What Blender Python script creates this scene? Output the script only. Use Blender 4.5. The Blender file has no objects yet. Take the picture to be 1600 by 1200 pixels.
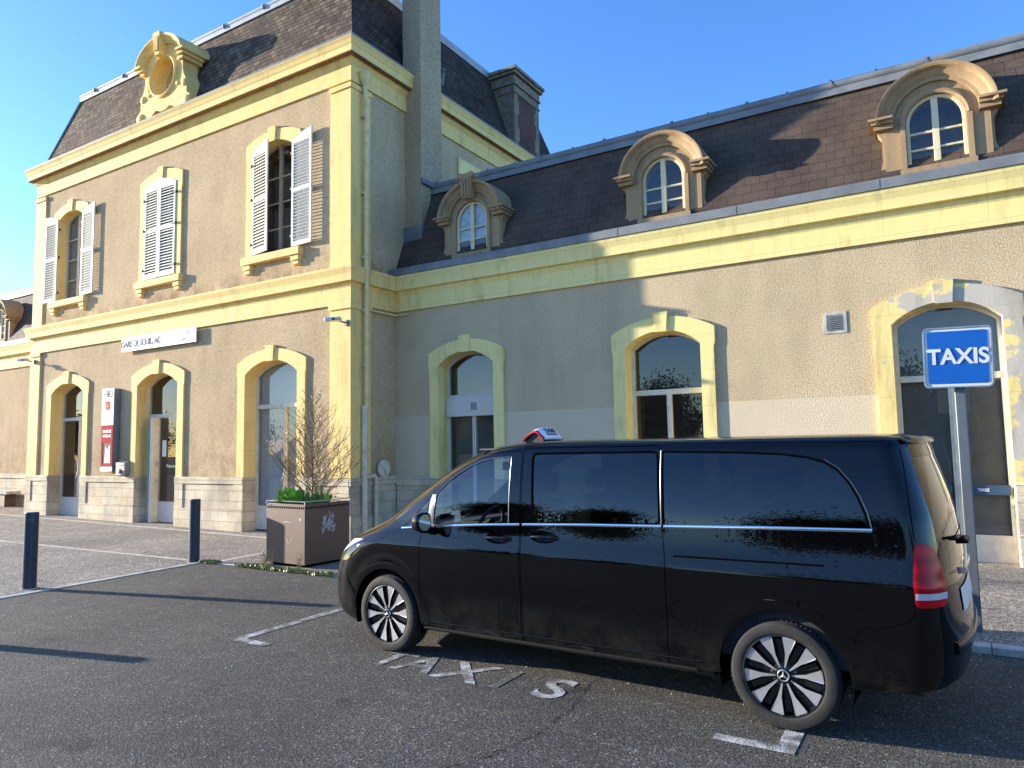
import bpy, bmesh, math, random
import numpy as np
from mathutils import Matrix, Vector
from mathutils.geometry import delaunay_2d_cdt
random.seed(7); rng = np.random.default_rng(7)
R = math.radians
S = bpy.context.scene
COL = S.collection

# ------------------------------------------------------------------ camera
CAM_H = 1.855
cam_d = bpy.data.cameras.new('camera'); cam = bpy.data.objects.new('camera', cam_d); COL.objects.link(cam)
S.camera = cam
cam_d.sensor_width = 36; cam_d.lens = 1118.93/1600*36; cam_d.clip_start = .05; cam_d.clip_end = 1500
def cam_rot(yaw, pitch, roll):
    cy, sy, cp, sp = math.cos(yaw), math.sin(yaw), math.cos(pitch), math.sin(pitch)
    f = np.array([-sy*cp, cy*cp, sp]); r = np.array([cy, sy, 0.]); u = np.cross(r, f)
    c, s = math.cos(roll), math.sin(roll)
    return c*r+s*u, -s*r+c*u, f
_r, _u, _f = cam_rot(R(31.2715), R(4.9298), R(-1.0595))
cam.matrix_world = Matrix(((_r[0], _u[0], -_f[0], 0), (_r[1], _u[1], -_f[1], 0), (_r[2], _u[2], -_f[2], CAM_H), (0, 0, 0, 1)))

# ------------------------------------------------------------------ light
SUN_EL = 12.4; SUN_T = (1.0, .243)      # horizontal travel direction of the light
n_ = math.hypot(*SUN_T)
Ld = Vector((SUN_T[0]/n_*math.cos(R(SUN_EL)), SUN_T[1]/n_*math.cos(R(SUN_EL)), -math.sin(R(SUN_EL))))
sl = bpy.data.lights.new('sun', 'SUN'); sl.energy = 4.1; sl.angle = R(.5); sl.color = (1, .91, .76)
so = bpy.data.objects.new('sun', sl); COL.objects.link(so); so.rotation_euler = Ld.to_track_quat('-Z', 'Y').to_euler(); so.location = (-20, -6, 14)
W = bpy.data.worlds.new('World'); S.world = W; W.use_nodes = True
wn = W.node_tree.nodes; wl = W.node_tree.links
bg = wn['Background']; sky = wn.new('ShaderNodeTexSky'); sky.sky_type = 'NISHITA'; sky.sun_disc = False
sky.sun_elevation = R(SUN_EL); sky.sun_rotation = math.atan2(-Ld.x, -Ld.y); sky.altitude = 100; sky.air_density = 1.0; sky.dust_density = .3; sky.ozone_density = 4.0
hs = wn.new('ShaderNodeHueSaturation'); hs.inputs['Saturation'].default_value = 1.12; hs.inputs['Hue'].default_value = .511; wl.new(sky.outputs[0], hs.inputs['Color']); wl.new(hs.outputs[0], bg.inputs[0]); bg.inputs[1].default_value = .15
S.view_settings.view_transform = 'Standard'; S.view_settings.look = 'None'; S.view_settings.exposure = 1.58; S.view_settings.gamma = 1
S.render.engine = 'CYCLES'
S.cycles.max_bounces = 8; S.cycles.transparent_max_bounces = 16; S.cycles.caustics_reflective = False; S.cycles.caustics_refractive = False

# ------------------------------------------------------------------ materials
MATS = {}
def new_mat(name):
    m = bpy.data.materials.new(name); m.use_nodes = True; MATS[name] = m
    return m, m.node_tree.nodes, m.node_tree.links, m.node_tree.nodes['Principled BSDF']
def mapping(N, L, axis='xyz', scale=(1, 1, 1)):
    tc = N.new('ShaderNodeTexCoord')
    if axis == 'xyz':
        mp = N.new('ShaderNodeMapping'); L.new(tc.outputs['Object'], mp.inputs[0]); mp.inputs['Scale'].default_value = scale
        return mp.outputs[0]
    sp = N.new('ShaderNodeSeparateXYZ'); L.new(tc.outputs['Object'], sp.inputs[0])
    cb = N.new('ShaderNodeCombineXYZ')
    if axis == 'auto':      # x on faces turned to y, y on faces turned to x; z up
        g = N.new('ShaderNodeNewGeometry'); sn = N.new('ShaderNodeSeparateXYZ'); L.new(g.outputs['True Normal'], sn.inputs[0])
        ab = N.new('ShaderNodeMath'); ab.operation = 'ABSOLUTE'; L.new(sn.outputs[0], ab.inputs[0])
        gt = N.new('ShaderNodeMath'); gt.operation = 'GREATER_THAN'; L.new(ab.outputs[0], gt.inputs[0]); gt.inputs[1].default_value = .5
        mf = N.new('ShaderNodeMix'); L.new(gt.outputs[0], mf.inputs[0]); L.new(sp.outputs[0], mf.inputs[2]); L.new(sp.outputs[1], mf.inputs[3])
        L.new(mf.outputs[0], cb.inputs[0]); L.new(sp.outputs[2], cb.inputs[1]); return cb.outputs[0]
    for i, a in enumerate(axis): L.new(sp.outputs['xyz'.index(a)], cb.inputs[i])
    mp = N.new('ShaderNodeMapping'); L.new(cb.outputs[0], mp.inputs[0]); mp.inputs['Scale'].default_value = scale
    return mp.outputs[0]
def noise(N, L, vec, scale, detail=4, rough=.55):
    t = N.new('ShaderNodeTexNoise'); t.inputs['Scale'].default_value = scale; t.inputs['Detail'].default_value = detail; t.inputs['Roughness'].default_value = rough
    L.new(vec, t.inputs['Vector']); return t.outputs['Fac']
def ramp(N, L, fac, stops):
    r = N.new('ShaderNodeValToRGB'); L.new(fac, r.inputs[0]); e = r.color_ramp.elements
    while len(e) < len(stops): e.new(.5)
    for i, (p, c) in enumerate(stops):
        e[i].position = p; e[i].color = (c, c, c, 1) if isinstance(c, (int, float)) else (*c, 1)
    return r.outputs[0]
def mix(N, L, a, b, fac, mode='MIX'):
    m = N.new('ShaderNodeMix'); m.data_type = 'RGBA'; m.blend_type = mode
    for s, v in ((m.inputs[0], fac), (m.inputs[6], a), (m.inputs[7], b)):
        if isinstance(v, (int, float)): s.default_value = v
        elif isinstance(v, tuple): s.default_value = (*v, 1)
        else: L.new(v, s)
    return m.outputs[2]
def bump(N, L, bs, h, strength, dist=.01):
    b = N.new('ShaderNodeBump'); b.inputs['Strength'].default_value = strength; b.inputs['Distance'].default_value = dist
    L.new(h, b.inputs['Height']); L.new(b.outputs[0], bs.inputs['Normal']); return b
def simple(name, col, rough=.6, metal=0, var=.12, nscale=6, bstr=0, bscale=80, spec=.5):
    m, N, L, b = new_mat(name)
    v = mapping(N, L); n = noise(N, L, v, nscale, 6)
    c = mix(N, L, col, tuple(x*(1-var*2) for x in col), ramp(N, L, n, [(.35, 0), (.7, 1)]))
    L.new(c, b.inputs['Base Color']); b.inputs['Roughness'].default_value = rough; b.inputs['Metallic'].default_value = metal
    b.inputs['Specular IOR Level'].default_value = spec
    if bstr: bump(N, L, b, noise(N, L, v, bscale, 4), bstr)
    return m
def stucco(name, col, strength, scale, band=None):
    m, N, L, b = new_mat(name); v = mapping(N, L); vs = mapping(N, L, 'xyz', (1, 1, .25))
    big = noise(N, L, v, .7, 5); med = noise(N, L, vs, 2.2, 6); fine = noise(N, L, v, scale, 3, .7)
    c = mix(N, L, col, tuple(x*.72 for x in col), ramp(N, L, med, [(.35, 0), (.75, .7)]))
    c = mix(N, L, c, tuple(min(1, x*1.18) for x in col), ramp(N, L, big, [(.4, 0), (.7, .6)]))
    c = mix(N, L, c, mix(N, L, c, (.58, .55, .52), 1, 'MULTIPLY'), ramp(N, L, fine, [(.40, .9), (.54, 0)]))
    # damp, dirt and moss lines with shapes of their own: at the foot of the wall and above the string course
    tz = N.new('ShaderNodeTexCoord'); sz = N.new('ShaderNodeSeparateXYZ'); L.new(tz.outputs['Object'], sz.inputs[0])
    def zband(z0, z1):
        m_ = N.new('ShaderNodeMapRange'); m_.inputs['From Min'].default_value = z0; m_.inputs['From Max'].default_value = z1; m_.inputs['To Min'].default_value = 1; m_.inputs['To Max'].default_value = 0; L.new(sz.outputs[2], m_.inputs['Value']); return m_.outputs[0]
    dn = noise(N, L, v, 3.2, 7, .7)
    for (za, zb2, st_) in ((1.15, 2.6, .6),) + (((5.66, 6.1, 1.0),) if not band else ()):
        mu = N.new('ShaderNodeMath'); mu.operation = 'MULTIPLY'; L.new(zband(za, zb2), mu.inputs[0]); L.new(ramp(N, L, dn, [(.42, 0), (.62, st_)]), mu.inputs[1])
        if za > 5:
            gt_ = N.new('ShaderNodeMath'); gt_.operation = 'GREATER_THAN'; L.new(sz.outputs[2], gt_.inputs[0]); gt_.inputs[1].default_value = 5.6; m2_ = N.new('ShaderNodeMath'); m2_.operation = 'MULTIPLY'; L.new(mu.outputs[0], m2_.inputs[0]); L.new(gt_.outputs[0], m2_.inputs[1]); mu = m2_
        c = mix(N, L, c, mix(N, L, c, (.45, .43, .38), 1, 'MULTIPLY'), mu.outputs[0])
    if band:      # a lighter repainted lower band with a level upper edge
        tc = N.new('ShaderNodeTexCoord'); sp = N.new('ShaderNodeSeparateXYZ'); L.new(tc.outputs['Object'], sp.inputs[0])
        lt = N.new('ShaderNodeMath'); lt.operation = 'LESS_THAN'; L.new(sp.outputs[2], lt.inputs[0]); lt.inputs[1].default_value = band[0]
        mm = N.new('ShaderNodeMath'); mm.operation = 'MULTIPLY'; L.new(lt.outputs[0], mm.inputs[0]); mm.inputs[1].default_value = .75
        c = mix(N, L, c, band[1], mm.outputs[0])
    L.new(c, b.inputs['Base Color']); b.inputs['Roughness'].default_value = .95; b.inputs['Specular IOR Level'].default_value = .15
    bump(N, L, b, fine, strength, .02)
    return m
def paint_stone(name, col, dirt=.35, flake=0):
    m, N, L, b = new_mat(name); v = mapping(N, L); vs = mapping(N, L, 'xyz', (6, 6, .7))
    streak = noise(N, L, vs, 1.5, 6, .65); fine = noise(N, L, v, 26, 5, .65)
    c = mix(N, L, col, tuple(x*.70 for x in col), ramp(N, L, streak, [(.45, 0), (.8, dirt)]))
    c = mix(N, L, c, (.30, .24, .15), ramp(N, L, fine, [(.62, 0), (.74, dirt)]))
    if flake:
        fl0 = noise(N, L, v, 1.9, 7, .6); tcf = N.new('ShaderNodeTexCoord'); spf = N.new('ShaderNodeSeparateXYZ'); L.new(tcf.outputs['Object'], spf.inputs[0]); ma = N.new('ShaderNodeMath'); ma.operation = 'MULTIPLY_ADD'; L.new(spf.outputs[0], ma.inputs[0]); ma.inputs[1].default_value = .13; L.new(fl0, ma.inputs[2]); zz_ = N.new('ShaderNodeMath'); zz_.operation = 'MULTIPLY_ADD'; L.new(spf.outputs[2], zz_.inputs[0]); zz_.inputs[1].default_value = .05; zz_.inputs[2].default_value = -.17; ad_ = N.new('ShaderNodeMath'); L.new(ma.outputs[0], ad_.inputs[0]); L.new(zz_.outputs[0], ad_.inputs[1]); fl = ad_.outputs[0]
        c = mix(N, L, c, (.50, .47, .42), ramp(N, L, fl, [(.60-flake*.1, 0), (.63-flake*.1, .9)]))
    bk = N.new('ShaderNodeTexBrick'); L.new(mapping(N, L, 'auto'), bk.inputs['Vector']); bk.inputs['Brick Width'].default_value = 1.35; bk.inputs['Row Height'].default_value = .62; bk.inputs['Mortar Size'].default_value = .004; bk.inputs['Scale'].default_value = 1; bk.inputs['Mortar Smooth'].default_value = .3
    jn = N.new('ShaderNodeMath'); jn.operation = 'MULTIPLY'; L.new(bk.outputs['Fac'], jn.inputs[0]); jn.inputs[1].default_value = .45; c = mix(N, L, c, (.34, .27, .15), jn.outputs[0])
    gr = noise(N, L, mapping(N, L, 'xyz', (2.2, 2.2, .5)), 1.3, 7, .68); c = mix(N, L, c, mix(N, L, c, (.60, .56, .50), 1, 'MULTIPLY'), ramp(N, L, gr, [(.52, 0), (.72, .75)]))
    L.new(c, b.inputs['Base Color']); b.inputs['Roughness'].default_value = .75; b.inputs['Specular IOR Level'].default_value = .3
    bump(N, L, b, noise(N, L, v, 30, 6, .6), .35, .008)
    return m
def brickmat(name, axis, c1, c2, mortar, bw, bh, ms=.012, rough=.8, bstr=.6, var=None, stain=None, offset=.5, spec=.3, cell=.5):
    m, N, L, b = new_mat(name); v = mapping(N, L, axis)
    t = N.new('ShaderNodeTexBrick'); L.new(v, t.inputs['Vector']); t.offset = offset
    t.inputs['Color1'].default_value = (*c1, 1); t.inputs['Color2'].default_value = (*c2, 1); t.inputs['Mortar'].default_value = (*mortar, 1)
    t.inputs['Scale'].default_value = 1; t.inputs['Brick Width'].default_value = bw; t.inputs['Row Height'].default_value = bh
    t.inputs['Mortar Size'].default_value = ms; t.inputs['Mortar Smooth'].default_value = .2; t.inputs['Bias'].default_value = 0
    c = t.outputs['Color']; n = noise(N, L, v, 1.3, 6)
    c = mix(N, L, c, mix(N, L, c, (.45, .43, .42), 1, 'MULTIPLY'), ramp(N, L, n, [(.42, 0), (.72, .8)]))
    if stain: c = mix(N, L, c, stain, ramp(N, L, noise(N, L, mapping(N, L, 'xyz', (1, 1, .35)), 1.1, 6, .6), [(.5, 0), (.7, .75)]))
    c = mix(N, L, c, mix(N, L, c, (.7, .7, .7), 1, 'MULTIPLY'), ramp(N, L, noise(N, L, v, 30, 4), [(.4, .6), (.6, 0)]))
    L.new(c, b.inputs['Base Color']); b.inputs['Roughness'].default_value = rough; b.inputs['Specular IOR Level'].default_value = spec
    inv = N.new('ShaderNodeMath'); inv.operation = 'SUBTRACT'; inv.inputs[0].default_value = 1; L.new(t.outputs['Fac'], inv.inputs[1])
    ad = N.new('ShaderNodeMath'); ad.operation = 'MULTIPLY_ADD'; L.new(noise(N, L, v, 22, 4), ad.inputs[0]); ad.inputs[1].default_value = .4; L.new(inv.outputs[0], ad.inputs[2])
    bump(N, L, b, ad.outputs[0], bstr, .015)
    return m
def asphalt(name, lo, hi, agg=.5, scale=170, tint=(1, 1, 1), bst=.9, rough=.85):
    m, N, L, b = new_mat(name); v = mapping(N, L)
    vo = N.new('ShaderNodeTexVoronoi'); vo.inputs['Scale'].default_value = scale*.55; L.new(v, vo.inputs['Vector'])
    sp = N.new('ShaderNodeSeparateColor'); L.new(vo.outputs['Color'], sp.inputs[0])
    g = ramp(N, L, sp.outputs[0], [(0, tuple(lo*x for x in tint)), (.6, tuple((lo+hi)/2*x for x in tint)), (.93, tuple(hi*x for x in tint)), (1, tuple(min(1, hi*2.4)*x for x in tint))])
    n2 = noise(N, L, v, scale*.35, 4, .7)
    c = mix(N, L, g, mix(N, L, g, (.42, .42, .42), 1, 'MULTIPLY'), ramp(N, L, n2, [(.42, 1), (.55, 0)]))
    oil = noise(N, L, v, 1.7, 6, .62); c = mix(N, L, c, mix(N, L, c, (.5, .5, .51), 1, 'MULTIPLY'), ramp(N, L, oil, [(.62, 0), (.70, .9)]))
    n3 = noise(N, L, v, .55, 5, .6); n4 = noise(N, L, v, 4.5, 5, .6)
    c = mix(N, L, c, mix(N, L, c, (.68, .68, .70), 1, 'MULTIPLY'), ramp(N, L, n3, [(.4, 0), (.68, 1)]))
    c = mix(N, L, c, mix(N, L, c, (1.35, 1.33, 1.28), 1, 'MULTIPLY'), ramp(N, L, n4, [(.5, 0), (.72, 1)]))
    L.new(c, b.inputs['Base Color']); b.inputs['Roughness'].default_value = rough; b.inputs['Specular IOR Level'].default_value = .25
    bump(N, L, b, vo.outputs['Distance'], bst, .006)
    return m, N, L, b, c
stucco('stucco_pav', (.66, .49, .295), .5, 55)
stucco('stucco_wing', (.70, .55, .345), .7, 52, band=(2.53, (.72, .60, .42)))
stucco('stucco_flue', (.54, .42, .27), .7, 34)
paint_stone('yellow', (.90, .65, .24), .35)
paint_stone('yellow_pale', (.92, .75, .31), .3)
paint_stone('yellow_flaked', (.88, .70, .28), .4, flake=1.0)
paint_stone('dormer_stone', (.42, .285, .155), .95)
paint_stone('dormer_cream', (.80, .70, .46), .3)
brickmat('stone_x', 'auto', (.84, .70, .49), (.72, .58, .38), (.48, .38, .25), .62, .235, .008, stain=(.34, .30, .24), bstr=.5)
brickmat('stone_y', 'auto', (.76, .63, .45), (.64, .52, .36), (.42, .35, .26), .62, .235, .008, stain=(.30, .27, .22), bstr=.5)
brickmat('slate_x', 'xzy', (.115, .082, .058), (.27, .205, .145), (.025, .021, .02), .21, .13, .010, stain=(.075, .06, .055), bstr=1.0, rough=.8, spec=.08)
brickmat('slate_y_shade', 'yzx', (.060, .047, .040), (.115, .090, .074), (.02, .018, .017), .21, .13, .010, stain=(.07, .06, .055), bstr=1.0, rough=.8, spec=.08)  # same slate in darker colours: shade of the side slopes painted in
brickmat('shingle', 'xzy', (.105, .072, .052), (.125, .087, .064), (.05, .036, .028), .265, .165, .006, bstr=.5, rough=.8)
brickmat('red_brick', 'yzx', (.17, .055, .04), (.12, .042, .032), (.13, .11, .095), .22, .065, .01, bstr=.7)
simple('cornice_brown', (.34, .20, .08), .9, var=.25, nscale=12)
simple('chimney_stone', (.30, .24, .17), .9, var=.25, bstr=.4)
simple('zinc', (.42, .45, .46), .55, .3, var=.12, nscale=3)
simple('zinc_dark', (.23, .245, .25), .65, .15, var=.15, nscale=3)
simple('shutter', (.76, .74, .66), .6, var=.06, nscale=9)
simple('shutter_grey', (.66, .67, .66), .7, var=.16, nscale=14)
simple('frame_cream', (.80, .74, .58), .55, var=.10, nscale=8)
simple('frame_grey', (.68, .62, .53), .45, var=.06)
simple('wood_old', (.55, .46, .36), .7, var=.2, nscale=14)
simple('iron_dark', (.05, .045, .04), .6, .3)
simple('bollard', (.035, .05, .075), .42, .2, var=.1, spec=.5)
simple('planter', (.165, .092, .062), .55, .0, var=.10, nscale=3, bstr=.05)
simple('hole_dark', (.003, .003, .003), 1, spec=0)
simple('soil', (.06, .042, .03), 1)
simple('white_paint', (.82, .82, .80), .5, var=.04)
simple('white_matte', (.86, .86, .85), .45, var=.02)
simple('red_panel', (.48, .015, .03), .8, var=.04, spec=.1)
simple('lio_red', (.75, .06, .03), .8, var=.03, spec=.1)
simple('violet', (.38, .02, .12), .4, var=.03)
simple('ink', (.02, .02, .03), .5)
simple('ink_grey', (.30, .30, .32), .9, spec=.05)
simple('sign_blue', (.008, .135, .52), .35, var=.03)
simple('post_grey', (.17, .19, .21), .5, .4, var=.08)
simple('metal_light', (.62, .64, .66), .35, .8)
simple('grey_case', (.24, .23, .23), .45, .2)
simple('pipe_cream', (.78, .68, .50), .5, var=.12)
simple('pipe_yellow', (.86, .69, .33), .5, var=.12)
simple('bar_blue', (.05, .10, .17), .4, .2)
simple('orange_label', (.70, .28, .06), .5)
simple('teal_label', (.10, .55, .50), .5)
simple('kerb', (.66, .63, .56), .9, var=.25, nscale=5, bstr=.4)
simple('strip', (.66, .60, .50), .95, var=.2, nscale=7, bstr=.4)
simple('room_dark', (.035, .032, .03), .9)
simple('room_grey', (.22, .20, .16), .9, var=.1)
simple('room_brown', (.20, .18, .15), .9, var=.1)
simple('curtain', (.40, .38, .33), .9, var=.2)
simple('lace', (.85, .88, .88), .9, var=.2)
simple('graffiti', (.62, .60, .60), .7, var=.05)
simple('bark', (.20, .13, .085), .9, var=.2)
simple('bark_dark', (.09, .07, .05), .95)
simple('twig_grey', (.26, .175, .085), .9)
# glass -------------------------------------------------------------
def glass(name, tint, refl=1.0, rough=.0, ior=1.5):
    m, N, L, b = new_mat(name); N.remove(b)
    out = N['Material Output']; tr = N.new('ShaderNodeBsdfTransparent'); tr.inputs[0].default_value = (*tint, 1)
    gl = N.new('ShaderNodeBsdfGlossy'); gl.inputs['Roughness'].default_value = rough; gl.inputs['Color'].default_value = (refl, refl, refl, 1)
    lw = N.new('ShaderNodeLayerWeight'); lw.inputs['Blend'].default_value = .5; pw = N.new('ShaderNodeMath'); pw.operation = 'POWER'; L.new(lw.outputs['Facing'], pw.inputs[0]); pw.inputs[1].default_value = 4.5
    fr = N.new('ShaderNodeMath'); fr.operation = 'MULTIPLY_ADD'; f0 = ((ior-1)/(ior+1))**2; L.new(pw.outputs[0], fr.inputs[0]); fr.inputs[1].default_value = 1-f0; fr.inputs[2].default_value = f0
    mx = N.new('ShaderNodeMixShader'); L.new(fr.outputs[0], mx.inputs[0]); L.new(tr.outputs[0], mx.inputs[1]); L.new(gl.outputs[0], mx.inputs[2]); L.new(mx.outputs[0], out.inputs[0])
    return m
glass('glass_window', (.80, .84, .84), 1, 0, 1.75)
glass('glass_old', (.75, .80, .82), 1, .03, 1.7)
glass('glass_cab', (.80, .87, .88), 1, 0, 1.75)
glass('glass_privacy', (.06, .07, .08), 1, 0, 1.62)
glass('glass_clear', (.9, .9, .9), 1, 0, 1.5)
def blind():
    m, N, L, b = new_mat('blind'); v = mapping(N, L, 'xzy', (.02, 1, 1))
    w = N.new('ShaderNodeTexWave'); w.wave_type = 'BANDS'; w.bands_direction = 'Y'; w.inputs['Scale'].default_value = 11; L.new(v, w.inputs['Vector'])
    c = mix(N, L, (.30, .32, .34), (.62, .63, .62), w.outputs['Fac']); L.new(c, b.inputs['Base Color']); b.inputs['Roughness'].default_value = .6
blind()
# vehicle -----------------------------------------------------------
def carpaint():
    m, N, L, b = new_mat('black_paint'); v = mapping(N, L)
    d = noise(N, L, v, 2.0, 8, .7); tcd = N.new('ShaderNodeTexCoord'); spd = N.new('ShaderNodeSeparateXYZ'); L.new(tcd.outputs['Object'], spd.inputs[0])
    mr = N.new('ShaderNodeMapRange'); mr.inputs['From Min'].default_value = .22; mr.inputs['From Max'].default_value = .62; mr.inputs['To Min'].default_value = .16; mr.inputs['To Max'].default_value = 0; L.new(spd.outputs[2], mr.inputs['Value'])
    mud = N.new('ShaderNodeMath'); mud.operation = 'MULTIPLY'; L.new(mr.outputs[0], mud.inputs[0]); L.new(ramp(N, L, noise(N, L, v, 5, 7, .7), [(.40, 0), (.68, 1)]), mud.inputs[1])
    L.new(mix(N, L, (.0015, .0017, .0025), (.16, .14, .115), mud.outputs[0]), b.inputs['Base Color'])
    L.new(ramp(N, L, d, [(.4, .035), (.8, .09)]), b.inputs['Roughness']); b.inputs['IOR'].default_value = 1.5
    b.inputs['Coat Weight'].default_value = 1; b.inputs['Coat IOR'].default_value = 1.45; b.inputs['Coat Roughness'].default_value = .012; b.inputs['Specular IOR Level'].default_value = 0
    bump(N, L, b, noise(N, L, v, 1.6, 1), .04, .02)
carpaint()
def tyre():
    m, N, L, b = new_mat('rubber'); v = mapping(N, L)
    n = noise(N, L, v, 7, 6, .65); L.new(mix(N, L, (.010, .010, .010), (.032, .030, .028), ramp(N, L, n, [(.35, 0), (.7, 1)])), b.inputs['Base Color']); b.inputs['Roughness'].default_value = .8
    bump(N, L, b, noise(N, L, v, 60, 3), .25, .004)
tyre()
simple('plastic_black', (.012, .012, .013), .5, var=.1)
simple('gloss_black', (.006, .006, .007), .12)
simple('chrome', (.75, .77, .80), .12, 1, var=.02)
simple('trim_dark', (.17, .175, .18), .2, 1, var=.02)
simple('alloy', (.64, .64, .64), .34, .7, var=.05)
simple('alloy_black', (.012, .012, .013), .25)
simple('brake', (.25, .24, .23), .4, .8)
simple('interior_dark', (.03, .03, .032), .8)
simple('interior_grey', (.10, .10, .10), .8)
simple('number_plate', (.75, .75, .72), .4)
def lampmat(name, col, rough=.08):
    m, N, L, b = new_mat(name); v = mapping(N, L, 'xyz', (1, 1, 1))
    w = N.new('ShaderNodeTexWave'); w.bands_direction = 'Z'; w.inputs['Scale'].default_value = 3.2; L.new(v, w.inputs['Vector'])
    L.new(mix(N, L, col, tuple(x*.55 for x in col), w.outputs['Fac']), b.inputs['Base Color']); b.inputs['Roughness'].default_value = rough
    b.inputs['Specular IOR Level'].default_value = .22; b.inputs['Coat Weight'].default_value = .03; b.inputs['Coat Roughness'].default_value = .05
lampmat('tail_red', (.62, .002, .012), .22); simple('tail_white', (.62, .55, .56), .25, var=.03); lampmat('headlamp', (.75, .76, .77)); lampmat('taxi_red', (.80, .05, .08), .25)
# ground
asphalt('asphalt', .085, .185, scale=150, tint=(1, .92, .77), bst=.5)
asphalt('pavement', .20, .66, scale=120, tint=(1, .88, .72), bst=.9)
def worn(name, cov, col=(.62, .61, .58)):
    m, N, L, b, c = asphalt(name, .085, .185, scale=150, tint=(1, .92, .77), bst=.5)
    v = mapping(N, L); n = noise(N, L, v, 55, 6, .75); n2 = noise(N, L, v, 6, 5, .6)
    a = ramp(N, L, n, [(.5-cov*.28, 0), (.62-cov*.28, 1)]); a2 = ramp(N, L, n2, [(.56-cov*.25, .15), (.62, 1)])
    f = N.new('ShaderNodeMath'); f.operation = 'MULTIPLY'; L.new(a, f.inputs[0]); L.new(a2, f.inputs[1])
    L.new(mix(N, L, c, col, f.outputs[0]), b.inputs['Base Color'])
worn('marking', .62); worn('marking_worn', .42); worn('marking_dim', .25, (.42, .41, .38)); worn('marking_faint', .05, (.35, .34, .32))
def leafmat(name, c1, c2, rough=.5):
    m, N, L, b = new_mat(name); oi = noise(N, L, mapping(N, L), 9, 3)
    L.new(mix(N, L, c1, c2, ramp(N, L, oi, [(.35, 0), (.65, 1)])), b.inputs['Base Color']); b.inputs['Roughness'].default_value = rough
    b.inputs['Subsurface Weight'].default_value = 0
    b.inputs['Transmission Weight'].default_value = 0
leafmat('leaf_bright', (.16, .38, .04), (.28, .48, .07)); leafmat('leaf_olive', (.24, .26, .08), (.15, .19, .05)); leafmat('leaf_tree', (.022, .034, .010), (.038, .05, .016), .9); leafmat('weed', (.20, .24, .06), (.34, .32, .11)); leafmat('dry', (.42, .34, .18), (.34, .27, .13))
M = MATS

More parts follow.
